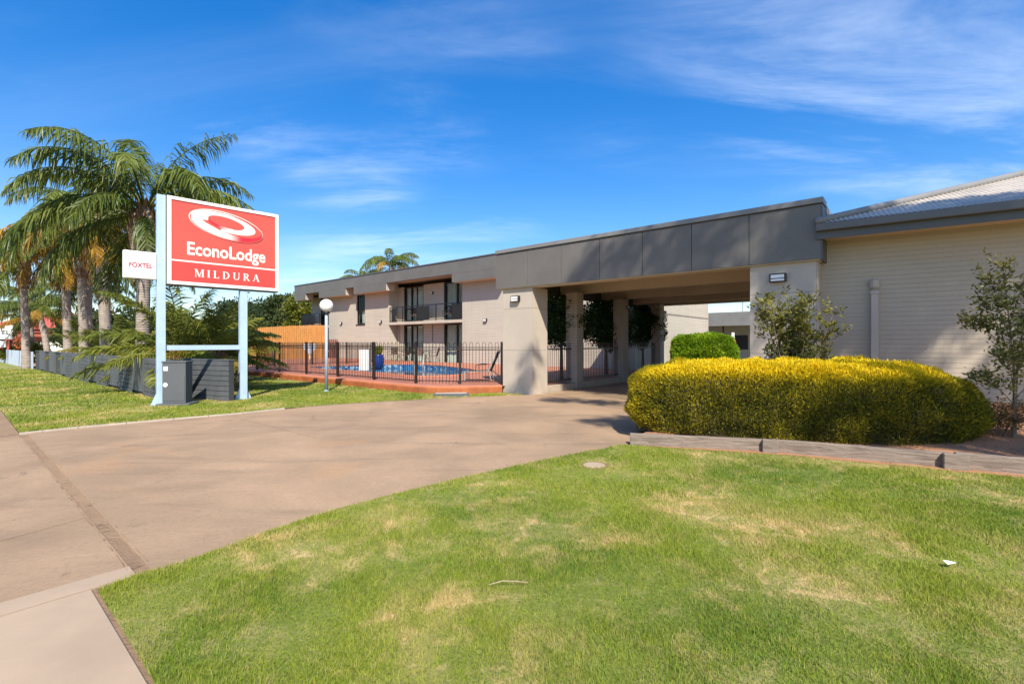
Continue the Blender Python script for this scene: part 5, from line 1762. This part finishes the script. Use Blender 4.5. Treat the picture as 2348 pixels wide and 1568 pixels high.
def palm(px, py, H, rt, scale, plan, label, group, lean=(0, 0), boot=0.0, z0=0.0, name='palm_tree', seed=1, kind='g', crownshaft=False):
    """plan: list of (count, frond classes, kinds)"""
    rd = random.Random(seed)
    o = thing(name, label, 'palm', (px, py, z0), group)
    pts, rad = [], []
    n = 26
    for i in range(n + 1):
        t = i / n
        pts.append((px + lean[0] * t ** 1.6, py + lean[1] * t ** 1.6, z0 - 0.08 + (H + 0.08) * t))
        r_ = rt * (1.28 - 0.9 * min(t, 0.2) / 0.2 * 0.25 - 0.1 * t) * (1 + 0.035 * math.sin(i * 2.6) + 0.02 * rd.random())
        if boot and t > 0.70:
            u = (t - 0.70) / 0.30
            r_ = rt * (1.05 + (boot - 1.0) * math.sin(PI * min(1, u * 0.82 + 0.08)) ** 0.8)
        if t > 0.985: r_ *= 0.75
        rad.append(r_)
    MB().tube(pts, rad, 16).part('trunk', M['trunk'], o, smooth=True)
    top = Vector(pts[-1])
    if boot:
        k = 0
        for t in np.linspace(0.72, 1.0, 13):
            for q in range(6):
                a_ = q * PI / 3 + k * 0.55 + rd.uniform(-0.15, 0.15)
                i = int(t * n); c = Vector(pts[min(i, n)]); rr = rad[min(i, n)]
                d = Vector((math.cos(a_), math.sin(a_), 0)); sd_ = Vector((-d.y, d.x, 0))
                ln = rd.uniform(0.22, 0.45)
                b = c + d * rr * 0.9
                tip = b + d * rd.uniform(0.07, 0.17) + Vector((0, 0, ln))
                wq = 0.11
                MB().add([b - sd_ * wq, b + sd_ * wq, b + d * 0.06 - Vector((0, 0, 0.06)), tip], [(0, 1, 3), (1, 2, 3), (2, 0, 3), (0, 2, 1)]).part('leaf_boot', M['boot'], o)
            k += 1
    if crownshaft:
        MB().tube([top - Vector((0, 0, 0.75)), top - Vector((0, 0, 0.3)), top + Vector((0, 0, 0.25))], [rt * 1.0, rt * 1.35, rt * 0.5], 12).part('crownshaft', M['boot'], o, smooth=True)
    g = 0
    for cnt, classes, kinds in plan:
        for c in range(cnt):
            cl = classes[c % len(classes)]
            kd = kinds[c % len(kinds)]
            az = g * 2.39996 + rd.uniform(-0.3, 0.3)
            s = scale * rd.uniform(0.88, 1.1)
            me = FR[(kd, cl)]
            oo = top + Vector((math.cos(az) * rt * 0.5, math.sin(az) * rt * 0.5, -0.12 * (cl / 8.0) * 4 + 0.1))
            link('frond', me, o, oo - WORG[o], (rd.uniform(-0.22, 0.22), rd.uniform(-0.06, 0.06), az), s)
            g += 1
    return o


GP = 'tall palms behind the charcoal block wall'
palm(-13.1, 17.0, 6.25, 0.20, 1.22, [(3, [0, 0, 1], ['g']), (9, [1, 2, 3], ['g']), (11, [3, 4, 5], ['g']), (8, [5, 6], ['g']), (5, [7], ['g', 'd'])], 'tallest palm with broad brown boot rising directly behind the red sign', GP, (0.1, 0), 2.1, seed=4)
palm(-16.9, 20.0, 6.7, 0.19, 1.02, [(3, [0, 1], ['g']), (8, [2, 3, 4], ['g', 'g', 'y']), (8, [5, 6], ['g', 'y']), (6, [7, 8], ['y', 'g'])], 'tall palm with smooth ringed trunk just left of the sign', GP, (-0.35, 0), 0.0, seed=9, crownshaft=True)
palm(-21.4, 24.0, 6.9, 0.19, 1.1, [(2, [0, 1], ['g']), (9, [2, 3, 4], ['y', 'g', 'y']), (9, [5, 6, 7], ['g', 'y']), (9, [8, 7], ['d', 'y'])], 'palm with stout grey trunk and brown hanging skirt, third left of the sign', GP, (-0.2, 0), 1.7, seed=12)
palm(-25.9, 28.0, 7.4, 0.20, 1.2, [(2, [1], ['g']), (8, [2, 3, 4], ['y', 'g']), (8, [5, 6], ['g', 'y']), (9, [7, 8], ['y', 'd'])], 'palm with long golden brown skirt between the stout trunk and the leaning palm', GP, (-0.3, 0), 0.0, seed=15)
palm(-27.4, 31.0, 6.8, 0.17, 1.05, [(8, [2, 3, 4], ['g']), (8, [5, 6, 7], ['g', 'y'])], 'slender palm half hidden behind the stout grey trunk', GP, (0.1, 0), 0.0, seed=19)
palm(-27.3, 26.95, 6.6, 0.17, 1.12, [(2, [0, 1], ['g']), (7, [2, 3, 4], ['g']), (8, [5, 6], ['g', 'y']), (5, [7], ['d', 'g'])], 'palm with dark rough upper trunk standing at the end of the picket fence', GP, (-0.35, 0.1), 1.6, seed=23)
GB = 'smaller palms behind the tall palms'
palm(-20.2, 26.5, 6.0, 0.15, 0.9, [(8, [1, 2, 3], ['g']), (9, [4, 5, 6], ['g'])], 'background palm showing between the sign and the smooth ringed trunk', GB, seed=31)
palm(-29.5, 33.5, 5.2, 0.16, 0.95, [(8, [1, 2, 3], ['g']), (9, [4, 5, 6], ['g', 'y'])], 'background palm behind the golden skirted palm', GB, seed=33)
palm(-34.6, 34.2, 3.7, 0.17, 0.9, [(7, [1, 2, 3], ['g']), (9, [4, 5, 6], ['g', 'y'])], 'short palm just right of the rough trunked palm, in front of the red house', GB, seed=36)
palm(-36.6, 36.5, 4.8, 0.18, 1.05, [(7, [1, 2, 3], ['g']), (9, [4, 5, 6], ['g'])], 'palm in front of the red house, its fronds reaching past the left edge', GB, seed=38)
palm(-31.5, 32.6, 3.4, 0.17, 0.85, [(7, [1, 2, 3], ['g']), (8, [4, 5, 6], ['g', 'y'])], 'short palm with curved pale trunk between the red house and the golden skirted palm', GB, (-0.6, 0), seed=41)
GR = 'palms beyond the two-storey roof'
palm(-12.1, 48.0, 9.1, 0.22, 1.0, [(4, [1], ['g']), (8, [2, 3], ['g']), (9, [4, 5, 6], ['g', 'y'])], 'palm crown rising above the middle of the two-storey roof', GR, seed=51)
palm(-15.6, 50.0, 7.9, 0.22, 0.9, [(2, [1], ['g']), (8, [2, 3, 4], ['g']), (7, [5, 6], ['y', 'g'])], 'lower palm crown just left of the taller one above the roof', GR, seed=54)
palm(-20.6, 56.0, 7.1, 0.22, 0.8, [(8, [1, 2], ['g', 'y']), (7, [4, 5], ['g'])], 'palm tip barely showing over the left end of the two-storey roof', GR, seed=57)

GL = 'low arching palms along the block wall'
lowplan = lambda y: [(4, [0, 1], ['l']), (9, [1, 2, 3], ['l', 'l', y]), (9, [3, 4, 5], ['l', y]), (6, [5, 6], [y, 'l'])]
for i, (x, y, h, s, yk, lb) in enumerate([
    (-8.95, 14.6, 1.05, 0.98, 'ly', 'low palm with shaggy brown trunk seen between the sign posts'),
    (-10.3, 14.9, 1.15, 1.28, 'l', 'dark green arching palm behind the sign, its fronds reaching under the panel'),
    (-12.0, 16.9, 0.75, 0.90, 'ly', 'low yellow green palm spilling over the wall left of the sign post'),
    (-13.9, 18.3, 0.75, 0.92, 'l', 'low palm at the foot of the tallest palm behind the wall'),
    (-15.9, 20.1, 0.75, 0.95, 'ly', 'low palm drooping over the wall below the smooth ringed trunk'),
    (-18.5, 22.2, 0.8, 0.98, 'l', 'low palm below the stout grey trunk'),
    (-21.5, 24.6, 0.75, 0.98, 'ly', 'leftmost low yellow palm spilling over the wall'),
    (-11.6, 18.6, 0.9, 1.1, 'l', 'low palm in the garden behind the dark arching palm'),
    (-10.2, 18.0, 1.30, 0.72, 'ly', 'small orange tinged palm drooping beside the left end of the pool fence')]):
    palm(x, y, h, 0.13, s, lowplan(yk), lb, GL, (0, 0), 1.35, 0.0, 'low_palm', 70 + i)

# ------------------------------------------------------------------ trees and shrubs
def blob_dirs(n):
    return norm(rng.normal(size=(n, 3)))


def tree(name, label, base, H, crown, nclump, per, leaf, mat, group=None, bark='bark', cat='tree', rt=0.14, clump_r=0.55, fill=0.55, limbs=True, hang=0.0, zmax=None):
    """crown: centre (x,y,z), radii (rx,ry,rz)"""
    o = thing(name, label, cat, base, group)
    (cx, cy, cz), (rx, ry, rz) = crown
    d = blob_dirs(nclump)
    rad = rng.uniform(fill, 1.0, nclump) ** 0.6
    C = np.stack([cx + d[:, 0] * rx * rad, cy + d[:, 1] * ry * rad, cz + d[:, 2] * rz * rad], 1)
    tr = [(base[0], base[1], base[2] - 0.1), (base[0] + (cx - base[0]) * 0.3, base[1] + (cy - base[1]) * 0.3, base[2] + (cz - base[2]) * 0.5), (cx, cy, cz)]
    MB().tube(smoothpoly(tr, 4), [rt * (1.2 - 0.8 * k / 8) for k in range(9)], 8).part('trunk', M[bark], o, smooth=True)
    if limbs:
        lm = MB()
        for k in range(min(nclump, 14)):
            s = Vector(tr[1]).lerp(Vector(tr[2]), random.uniform(0.1, 0.9))
            e = Vector(C[k])
            mid = s.lerp(e, 0.5) + Vector((0, 0, 0.08 * (e - s).length))
            lm.tube([s, mid, e], [rt * 0.42, rt * 0.25, rt * 0.08], 5)
        lm.part('limbs', M[bark], o, smooth=True)
    n = nclump * per
    dd = blob_dirs(n)
    cr = np.repeat(rng.uniform(0.6, 1.25, nclump), per) * clump_r
    rr = rng.uniform(0.15, 1.0, n) ** 0.5
    P = np.repeat(C, per, 0) + dd * (cr * rr)[:, None] * np.array([1, 1, 0.8])
    if zmax: P[:, 2] = np.minimum(P[:, 2], zmax - rng.uniform(0, 0.25, n))
    D = dd * 0.9 + rng.normal(size=(n, 3)) * 0.6 + np.array([0, 0, -hang])
    leafpart('crown', P, D, leaf[0] * rng.uniform(0.6, 1.3, n), leaf[1] * rng.uniform(0.7, 1.2, n), M[mat], o)
    return o


GT = 'trees beyond the pool and gardens'
tree('leafy_tree', 'dark bushy tree behind the right sign post', (-32.5, 60, 0), 7, ((-32.5, 60, 4.2), (4.0, 3, 2.9)), 60, 170, (0.42, 0.2), 'treedark', GT, rt=0.25, clump_r=1.1)
tree('leafy_tree', 'grey green round tree between the sign and the two-storey wing', (-28.2, 61, 0), 7, ((-28.2, 61, 4.6), (3.4, 3, 2.9)), 60, 170, (0.42, 0.2), 'treemid', GT, rt=0.25, clump_r=1.0)
tree('leafy_tree', 'yellow green tree showing under the left end of the two-storey roof', (-24.0, 56, 0), 7, ((-24.0, 56, 4.6), (2.2, 2, 2.6)), 42, 150, (0.4, 0.2), 'treelight', GT, rt=0.22, clump_r=0.9)
tree('leafy_tree', 'dark shrubby tree low behind the right sign post', (-25.5, 46, 0), 4.5, ((-25.5, 46, 2.4), (2.9, 2.4, 2.2)), 46, 170, (0.36, 0.17), 'treedark', GT, rt=0.18, clump_r=0.9)
tree('leafy_tree', 'dense green tree behind the palm trunks left of the sign', (-31.5, 42, 0), 5, ((-31.5, 42, 2.6), (3.6, 2.5, 2.4)), 52, 170, (0.36, 0.17), 'treedark', GT, rt=0.18, clump_r=0.95)
tree('leafy_tree', 'dense green tree behind the leftmost palms', (-41.0, 47, 0), 4.5, ((-41, 47, 2.3), (3.0, 2.4, 2.0)), 46, 160, (0.36, 0.17), 'treemid', GT, rt=0.18, clump_r=0.9)
tree('flowering_shrub', 'low green shrub behind the picket fence', (-35.6, 35.0, 0), 1.5, ((-35.6, 35.0, 0.8), (1.7, 0.6, 0.6)), 26, 110, (0.2, 0.1), 'treelight', GT, cat='shrub', rt=0.05, clump_r=0.4, limbs=False)

GFI = 'fig trees hanging over the fence beside the drive-through'
for d, lb in ((3.0, 'dense green fig tree between the left pillar and the first brick column'), (6.15, 'dark fig tree between the first and second brick columns'), (9.5, 'darkest fig tree between the second and third brick columns')):
    b = CP.p(-1.05, d, DZ)
    tree('fig_tree', lb, b, 3, ((b[0], b[1], 2.28), (1.02, 1.02, 1.0)), 80, 230, (0.10, 0.055), 'ficus', GFI, rt=0.07, clump_r=0.36, fill=0.15, zmax=3.14)


def boxhedge(name, label, cat, c, ux, hl, hw, z0, h, mat, n, leaf, core, goldf=None, pw=3.2, lump=0.06, dome=0.18, group=None, outward=0.8, up=0.5, thick=0.12):
    """clipped hedge: superellipsoid shell of small leaves over a twiggy core"""
    o = thing(name, label, cat, (c[0], c[1], z0), group)
    ux = Vector(ux).normalized(); vx = Vector((-ux.y, ux.x))
    def surf(th, q, inset=0.0):
        # q: 0 at the foot, 1 at the top centre
        ct, stt = np.cos(th), np.sin(th)
        k = (np.abs(ct) ** pw + np.abs(stt) ** pw) ** (-1 / pw)
        return ct * k, stt * k
    q_ = 4.6
    phi = np.linspace(0.0, PI / 2, 400)
    pr, pz = np.cos(phi) ** (2 / q_), np.sin(phi) ** (2 / q_)
    seg = np.sqrt((np.diff(pr) * (hw + 0.25 * hl)) ** 2 + (np.diff(pz) * h) ** 2) * (0.5 * (pr[1:] + pr[:-1]) + 0.02)
    cdf = np.concatenate([[0], np.cumsum(seg)]); cdf /= cdf[-1]
    def points(n, inset):
        per = rng.uniform(0, 2 * PI, n * 3)
        wgt = np.sqrt((hl * np.sin(per)) ** 2 + (hw * np.cos(per)) ** 2); wgt /= wgt.max()
        per = per[rng.uniform(0, 1, len(per)) < wgt][:n]
        u = rng.uniform(0, 1, len(per))
        rr = np.interp(u, cdf, pr); zz = np.interp(u, cdf, pz)
        cx_, cy_ = surf(per, 0)
        nx_, ny_ = np.sign(cx_) * np.abs(cx_) ** (pw - 1) / hl, np.sign(cy_) * np.abs(cy_) ** (pw - 1) / hw
        nl = np.sqrt(nx_ ** 2 + ny_ ** 2) + 1e-9
        nr, nz = rr ** (q_ - 1), zz ** (q_ - 1) * hw / h
        Nn = norm(np.stack([nx_ / nl * nr, ny_ / nl * nr, nz], 1))
        tuck = 1 - 0.08 * np.clip(0.25 - zz, 0, 1) / 0.25
        P = np.stack([cx_ * hl * rr * tuck, cy_ * hw * rr * tuck, zz * h], 1)
        return P, Nn, np.clip((Nn[:, 2] - 0.35) / 0.4, 0, 1)
    P, Nn, istop = points(n, 0)
    lum = np.array([mnoise.noise((p[0] * 2.1, p[1] * 2.1, p[2] * 2.6)) + 0.6 * mnoise.noise((p[0] * 5.5, p[1] * 5.5, p[2] * 6)) for p in P])
    depth = rng.uniform(0, 1, len(P)) ** 1.6 * thick
    P = P + Nn * (lum * lump - depth)[:, None]
    P[:, 2] = np.maximum(P[:, 2], 0.02)
    W = np.stack([c[0] + ux.x * P[:, 0] + vx.x * P[:, 1], c[1] + ux.y * P[:, 0] + vx.y * P[:, 1], z0 + P[:, 2]], 1)
    NW = np.stack([ux.x * Nn[:, 0] + vx.x * Nn[:, 1], ux.y * Nn[:, 0] + vx.y * Nn[:, 1], Nn[:, 2]], 1)
    D = NW * outward + rng.normal(size=NW.shape) * 0.5 + np.array([0, 0, up])
    tint = None
    if goldf is not None:
        tint = goldf(P, Nn, istop, depth / thick, lum)
    leafpart('foliage', W, D, leaf[0] * rng.uniform(0.55, 1.3, len(W)), leaf[1] * rng.uniform(0.7, 1.3, len(W)), M[mat], o, tint)
    # twiggy core
    mb = MB()
    nth = 40
    prof = [(math.cos(a_) ** (2 / q_), math.sin(a_) ** (2 / q_)) for a_ in np.linspace(0, PI / 2 - 0.001, 12)]
    vs = []
    for rr, zz in prof:
        for k in range(nth):
            cx_, cy_ = surf(np.array([2 * PI * k / nth]), 0)
            x_, y_ = cx_[0] * (hl - thick * 0.9) * rr, cy_[0] * (hw - thick * 0.9) * rr
            vs.append((c[0] + ux.x * x_ + vx.x * y_, c[1] + ux.y * x_ + vx.y * y_, z0 + zz * (h - thick * 0.9) - 0.02))
    fs = []
    for i in range(len(prof) - 1):
        for k in range(nth):
            fs.append((i * nth + k, i * nth + (k + 1) % nth, (i + 1) * nth + (k + 1) % nth, (i + 1) * nth + k))
    mb.add(vs, fs)
    mb.part('branches', M[core], o, smooth=True)
    return o


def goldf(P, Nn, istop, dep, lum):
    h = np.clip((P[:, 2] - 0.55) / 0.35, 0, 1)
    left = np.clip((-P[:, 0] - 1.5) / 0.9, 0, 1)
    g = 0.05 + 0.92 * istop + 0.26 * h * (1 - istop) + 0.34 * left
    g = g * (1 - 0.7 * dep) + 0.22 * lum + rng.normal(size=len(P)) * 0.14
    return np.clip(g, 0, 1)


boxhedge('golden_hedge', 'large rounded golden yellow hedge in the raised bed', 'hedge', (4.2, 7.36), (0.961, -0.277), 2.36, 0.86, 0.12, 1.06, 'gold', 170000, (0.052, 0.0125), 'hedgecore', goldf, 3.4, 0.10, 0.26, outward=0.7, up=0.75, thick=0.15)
boxhedge('lime_hedge', 'bright lime green clipped hedge beyond the drive-through', 'hedge', (10.5, 26.4), (0.97, -0.24), 1.75, 0.9, 0.0, 1.9, 'limehedge', 26000, (0.13, 0.06), 'hedgecore', None, 2.6, 0.16, 0.12, outward=0.7, up=0.5, thick=0.22)


def shrub(name, label, base, stems, mat, bark, cat, leaf, per, group=None, rleaf=0.10, tw=2):
    """stems: list of polylines (world); leaves cluster along the outer part of every stem and its side twigs"""
    o = thing(name, label, cat, base, group)
    st = MB(); P, D = [], []
    for pl_, r0 in stems:
        pl_ = [Vector(p) for p in pl_]
        sm = smoothpoly([tuple(p) for p in pl_], 4)
        st.tube(sm, [r0 * (1 - 0.8 * k / (len(sm) - 1)) for k in range(len(sm))], 6)
        for k in range(len(sm)):
            t = k / (len(sm) - 1)
            if t < 0.28: continue
            c = Vector(sm[k])
            for q in range(tw):
                a_ = random.uniform(0, 2 * PI); ln = random.uniform(0.12, 0.32) * (1.1 - 0.5 * t)
                e = c + Vector((math.cos(a_) * ln, math.sin(a_) * ln, random.uniform(0.02, 0.25)))
                st.tube([c, e], [r0 * 0.22, r0 * 0.08], 4, cap=False)
                for j in range(per):
                    f = random.uniform(0.25, 1.05)
                    P.append(tuple(c.lerp(e, f) + Vector((random.gauss(0, rleaf * 0.35), random.gauss(0, rleaf * 0.35), random.gauss(0, rleaf * 0.35)))))
                    D.append((math.cos(a_) * 0.6 + random.gauss(0, 0.7), math.sin(a_) * 0.6 + random.gauss(0, 0.7), 0.5 + random.gauss(0, 0.6)))
    st.part('stems', M[bark], o, smooth=True)
    n = len(P)
    leafpart('foliage', np.array(P), np.array(D), leaf[0] * rng.uniform(0.6, 1.3, n), leaf[1] * rng.uniform(0.7, 1.2, n), M[mat], o)
    return o


bx0 = (4.92, 8.42, 0.3)
stems = []
for k in range(17):
    a_ = k * 2.4; sp = random.uniform(0.15, 0.66)
    hgt = random.uniform(1.4, 2.25) * (1.05 - 0.45 * sp)
    stems.append(([(bx0[0] + 0.05 * math.cos(a_), bx0[1] + 0.05 * math.sin(a_), bx0[2] - 0.1), (bx0[0] + sp * 0.5 * math.cos(a_), bx0[1] + sp * 0.5 * math.sin(a_), bx0[2] + hgt * 0.45), (bx0[0] + sp * math.cos(a_), bx0[1] + sp * math.sin(a_), bx0[2] + hgt)], 0.016))
shrub('olive_shrub', 'loose upright olive green shrub growing behind the golden hedge', bx0, stems, 'olive', 'bark', 'shrub', (0.085, 0.032), 24, tw=3)
s0 = (6.62, 6.34, 0.22)
S = lambda x, y, z: (s0[0] + x, s0[1] + y, s0[2] + z)
shrub('sapling', 'young slender tree with sparse small leaves at the right edge', s0, [
    ([S(0, 0, -0.1), S(0.02, 0, 0.8), S(-0.02, 0.02, 1.5), S(-0.10, 0.03, 2.25)], 0.022),
    ([S(0.05, 0.02, -0.1), S(0.08, 0.03, 0.8), S(0.16, 0.02, 1.5), S(0.22, 0.05, 2.0)], 0.017),
    ([S(0.0, 0, 1.05), S(-0.18, 0.0, 1.45), S(-0.30, 0.02, 1.75)], 0.010),
    ([S(0.0, 0, 1.15), S(-0.3, 0.05, 1.42), S(-0.52, 0.05, 1.50)], 0.008),
    ([S(0.1, 0.02, 1.1), S(0.3, 0.0, 1.5), S(0.4, 0.02, 1.85)], 0.010),
    ([S(-0.02, 0.02, 1.35), S(-0.12, 0.1, 1.8), S(-0.2, 0.12, 2.1)], 0.010),
    ([S(0.02, 0.0, 0.45), S(-0.25, -0.05, 0.68), S(-0.5, -0.05, 0.74)], 0.006),
    ([S(0.04, 0.0, 0.55), S(0.2, -0.1, 0.85), S(0.28, -0.12, 1.0)], 0.006),
    ([S(0.0, 0.0, 0.7), S(-0.14, -0.1, 0.95), S(-0.2, -0.12, 1.1)], 0.006)], 'sapleaf', 'bark', 'sapling', (0.068, 0.028), 17, rleaf=0.09, tw=3)
rb0 = (6.55, 6.42, 0.2)
stems = []
for k in range(14):
    a_ = k * 2.4; sp = random.uniform(0.1, 0.42); hg = random.uniform(0.2, 0.42)
    stems.append(([(rb0[0], rb0[1], rb0[2] - 0.05), (rb0[0] + sp * 0.5 * math.cos(a_), rb0[1] + sp * 0.5 * math.sin(a_), rb0[2] + hg * 0.7), (rb0[0] + sp * math.cos(a_), rb0[1] + sp * math.sin(a_), rb0[2] + hg)], 0.006))
shrub('reddish_shrub', 'small reddish leaved shrub at the foot of the sapling', rb0, stems, 'redleaf', 'bark', 'shrub', (0.055, 0.025), 7)
# fallen leaf litter and twigs on the soil
n = 2600
u = rng.uniform(0.35, 1.0, n); vv = rng.uniform(0.02, 0.95, n)
P = []
for a_, b_ in zip(u, vv):
    A, B = lerpl(front, a_), lerpl(back, a_)
    x_, y_ = A[0] + (B[0] - A[0]) * b_, A[1] + (B[1] - A[1]) * b_
    if mnoise.noise((x_ * 1.8, y_ * 1.8, 9)) < -0.05: continue
    z_ = 0.11 + 0.36 * b_ ** 0.8 * min(1, a_ * 1.6) + 0.05 * mnoise.noise((x_ * 1.7, y_ * 1.7, 0)) + 0.02 * mnoise.noise((x_ * 7, y_ * 7, 3))
    P.append((x_, y_, z_ + 0.008))
P = np.array(P)
D = rng.normal(size=P.shape) * np.array([1, 1, 0.15])
v, f, t = leaves(P, D, 0.06 * rng.uniform(0.5, 1.4, len(P)), 0.013)
tag(link('leaf_litter', nmesh('leaf_litter', v, f, M['bark'])), 'dry brown leaf litter scattered on the red soil bed', 'leaf litter', kind='stuff')

# street tree behind the viewpoint; it throws the soft dappled shade on the canopy, wall and hedge
gum = thing('street_gum', 'tall gum tree on the verge whose crown shades the canopy and hedge', 'tree', (8.6, -4.6, 0))
def gumtree(o, base, tops, per, leaf, cr):
    b = Vector(base)
    fork = b + Vector((-0.3, 0.5, 9.5))
    MB().tube([b - Vector((0, 0, 0.1)), b + Vector((0.1, 0.1, 3)), fork], [0.36, 0.28, 0.24], 10).part('trunk', M['gumbark'], o, smooth=True)
    lm = MB(); P = []
    for tp, r_ in tops:
        e = Vector(tp)
        mid = fork.lerp(e, 0.5) + Vector((0, 0, 0.6))
        lm.tube([fork, mid, e], [0.07, 0.035, 0.012], 6)
        n = int(per * r_ ** 2)
        dd = blob_dirs(n)
        P.append(np.array(tp) + dd * (rng.uniform(0, 1, n) ** 0.45 * r_)[:, None] * np.array([1.25, 1.0, 0.75]))
    lm.part('limbs', M['gumbark'], o, smooth=True)
    P = np.concatenate(P)
    leafpart('crown', P, rng.normal(size=P.shape) + np.array([0, 0, -0.8]), leaf[0] * rng.uniform(0.7, 1.3, len(P)), leaf[1], M['gumleaf'], o)


def above(x, y, z, ht):
    """point of the crown at height ht that stands between the sun and the spot (x,y,z)"""
    k = (ht - z) / SUN_DIR.z
    return (x + SUN_DIR.x * k, y + SUN_DIR.y * k, ht)


gumtree(gum, (8.6, -4.6, 0), [
    (above(6.6, 9.3, 2.9, 15.0), 1.25), (above(7.3, 8.9, 3.1, 16.0), 1.05), (above(8.4, 8.2, 3.2, 15.2), 0.95), (above(6.7, 9.3, 1.7, 14.4), 1.1), 
    (above(7.0, 9.1, 0.6, 13.2), 0.55), (above(8.8, 7.8, 1.1, 14.0), 0.8), (above(5.0, 6.45, 0.40, 13.6), 0.45), (above(5.8, 6.2, 0.45, 14.2), 0.42), (above(4.2, 6.6, 0.4, 15.2), 0.25), (above(8.9, 8.0, 2.1, 14.6), 0.5), (above(7.15, 9.0, 1.5, 14.6), 0.5), (above(6.2, 9.1, 3.9, 17.0), 0.8), (above(5.4, 9.6, 3.4, 17.6), 0.6), (above(9.4, 7.4, 3.0, 15.0), 1.1),
    (above(4.5, 10.4, 3.8, 17.2), 0.72), (above(3.5, 11.2, 3.6, 17.8), 0.62), (above(2.6, 12.0, 3.5, 17.0), 0.50), (above(1.9, 12.6, 3.3, 17.4), 0.40), (above(6.7, 5.1, 0.0, 12.6), 0.55), (above(7.6, 4.6, 0, 12.4), 0.7),
    (above(0.35, 13.8, 0.5, 17.0), 0.36), (above(1.2, 12.5, 0, 17.4), 0.5), (above(2.2, 12.1, 0, 17.0), 0.5), (above(1.7, 9.1, 0, 16.5), 0.40), (above(2.2, 9.4, 0, 16.8), 0.45), (above(0.6, 13.7, 1.4, 18.0), 0.28)], 900, (0.24, 0.10), 1.0)
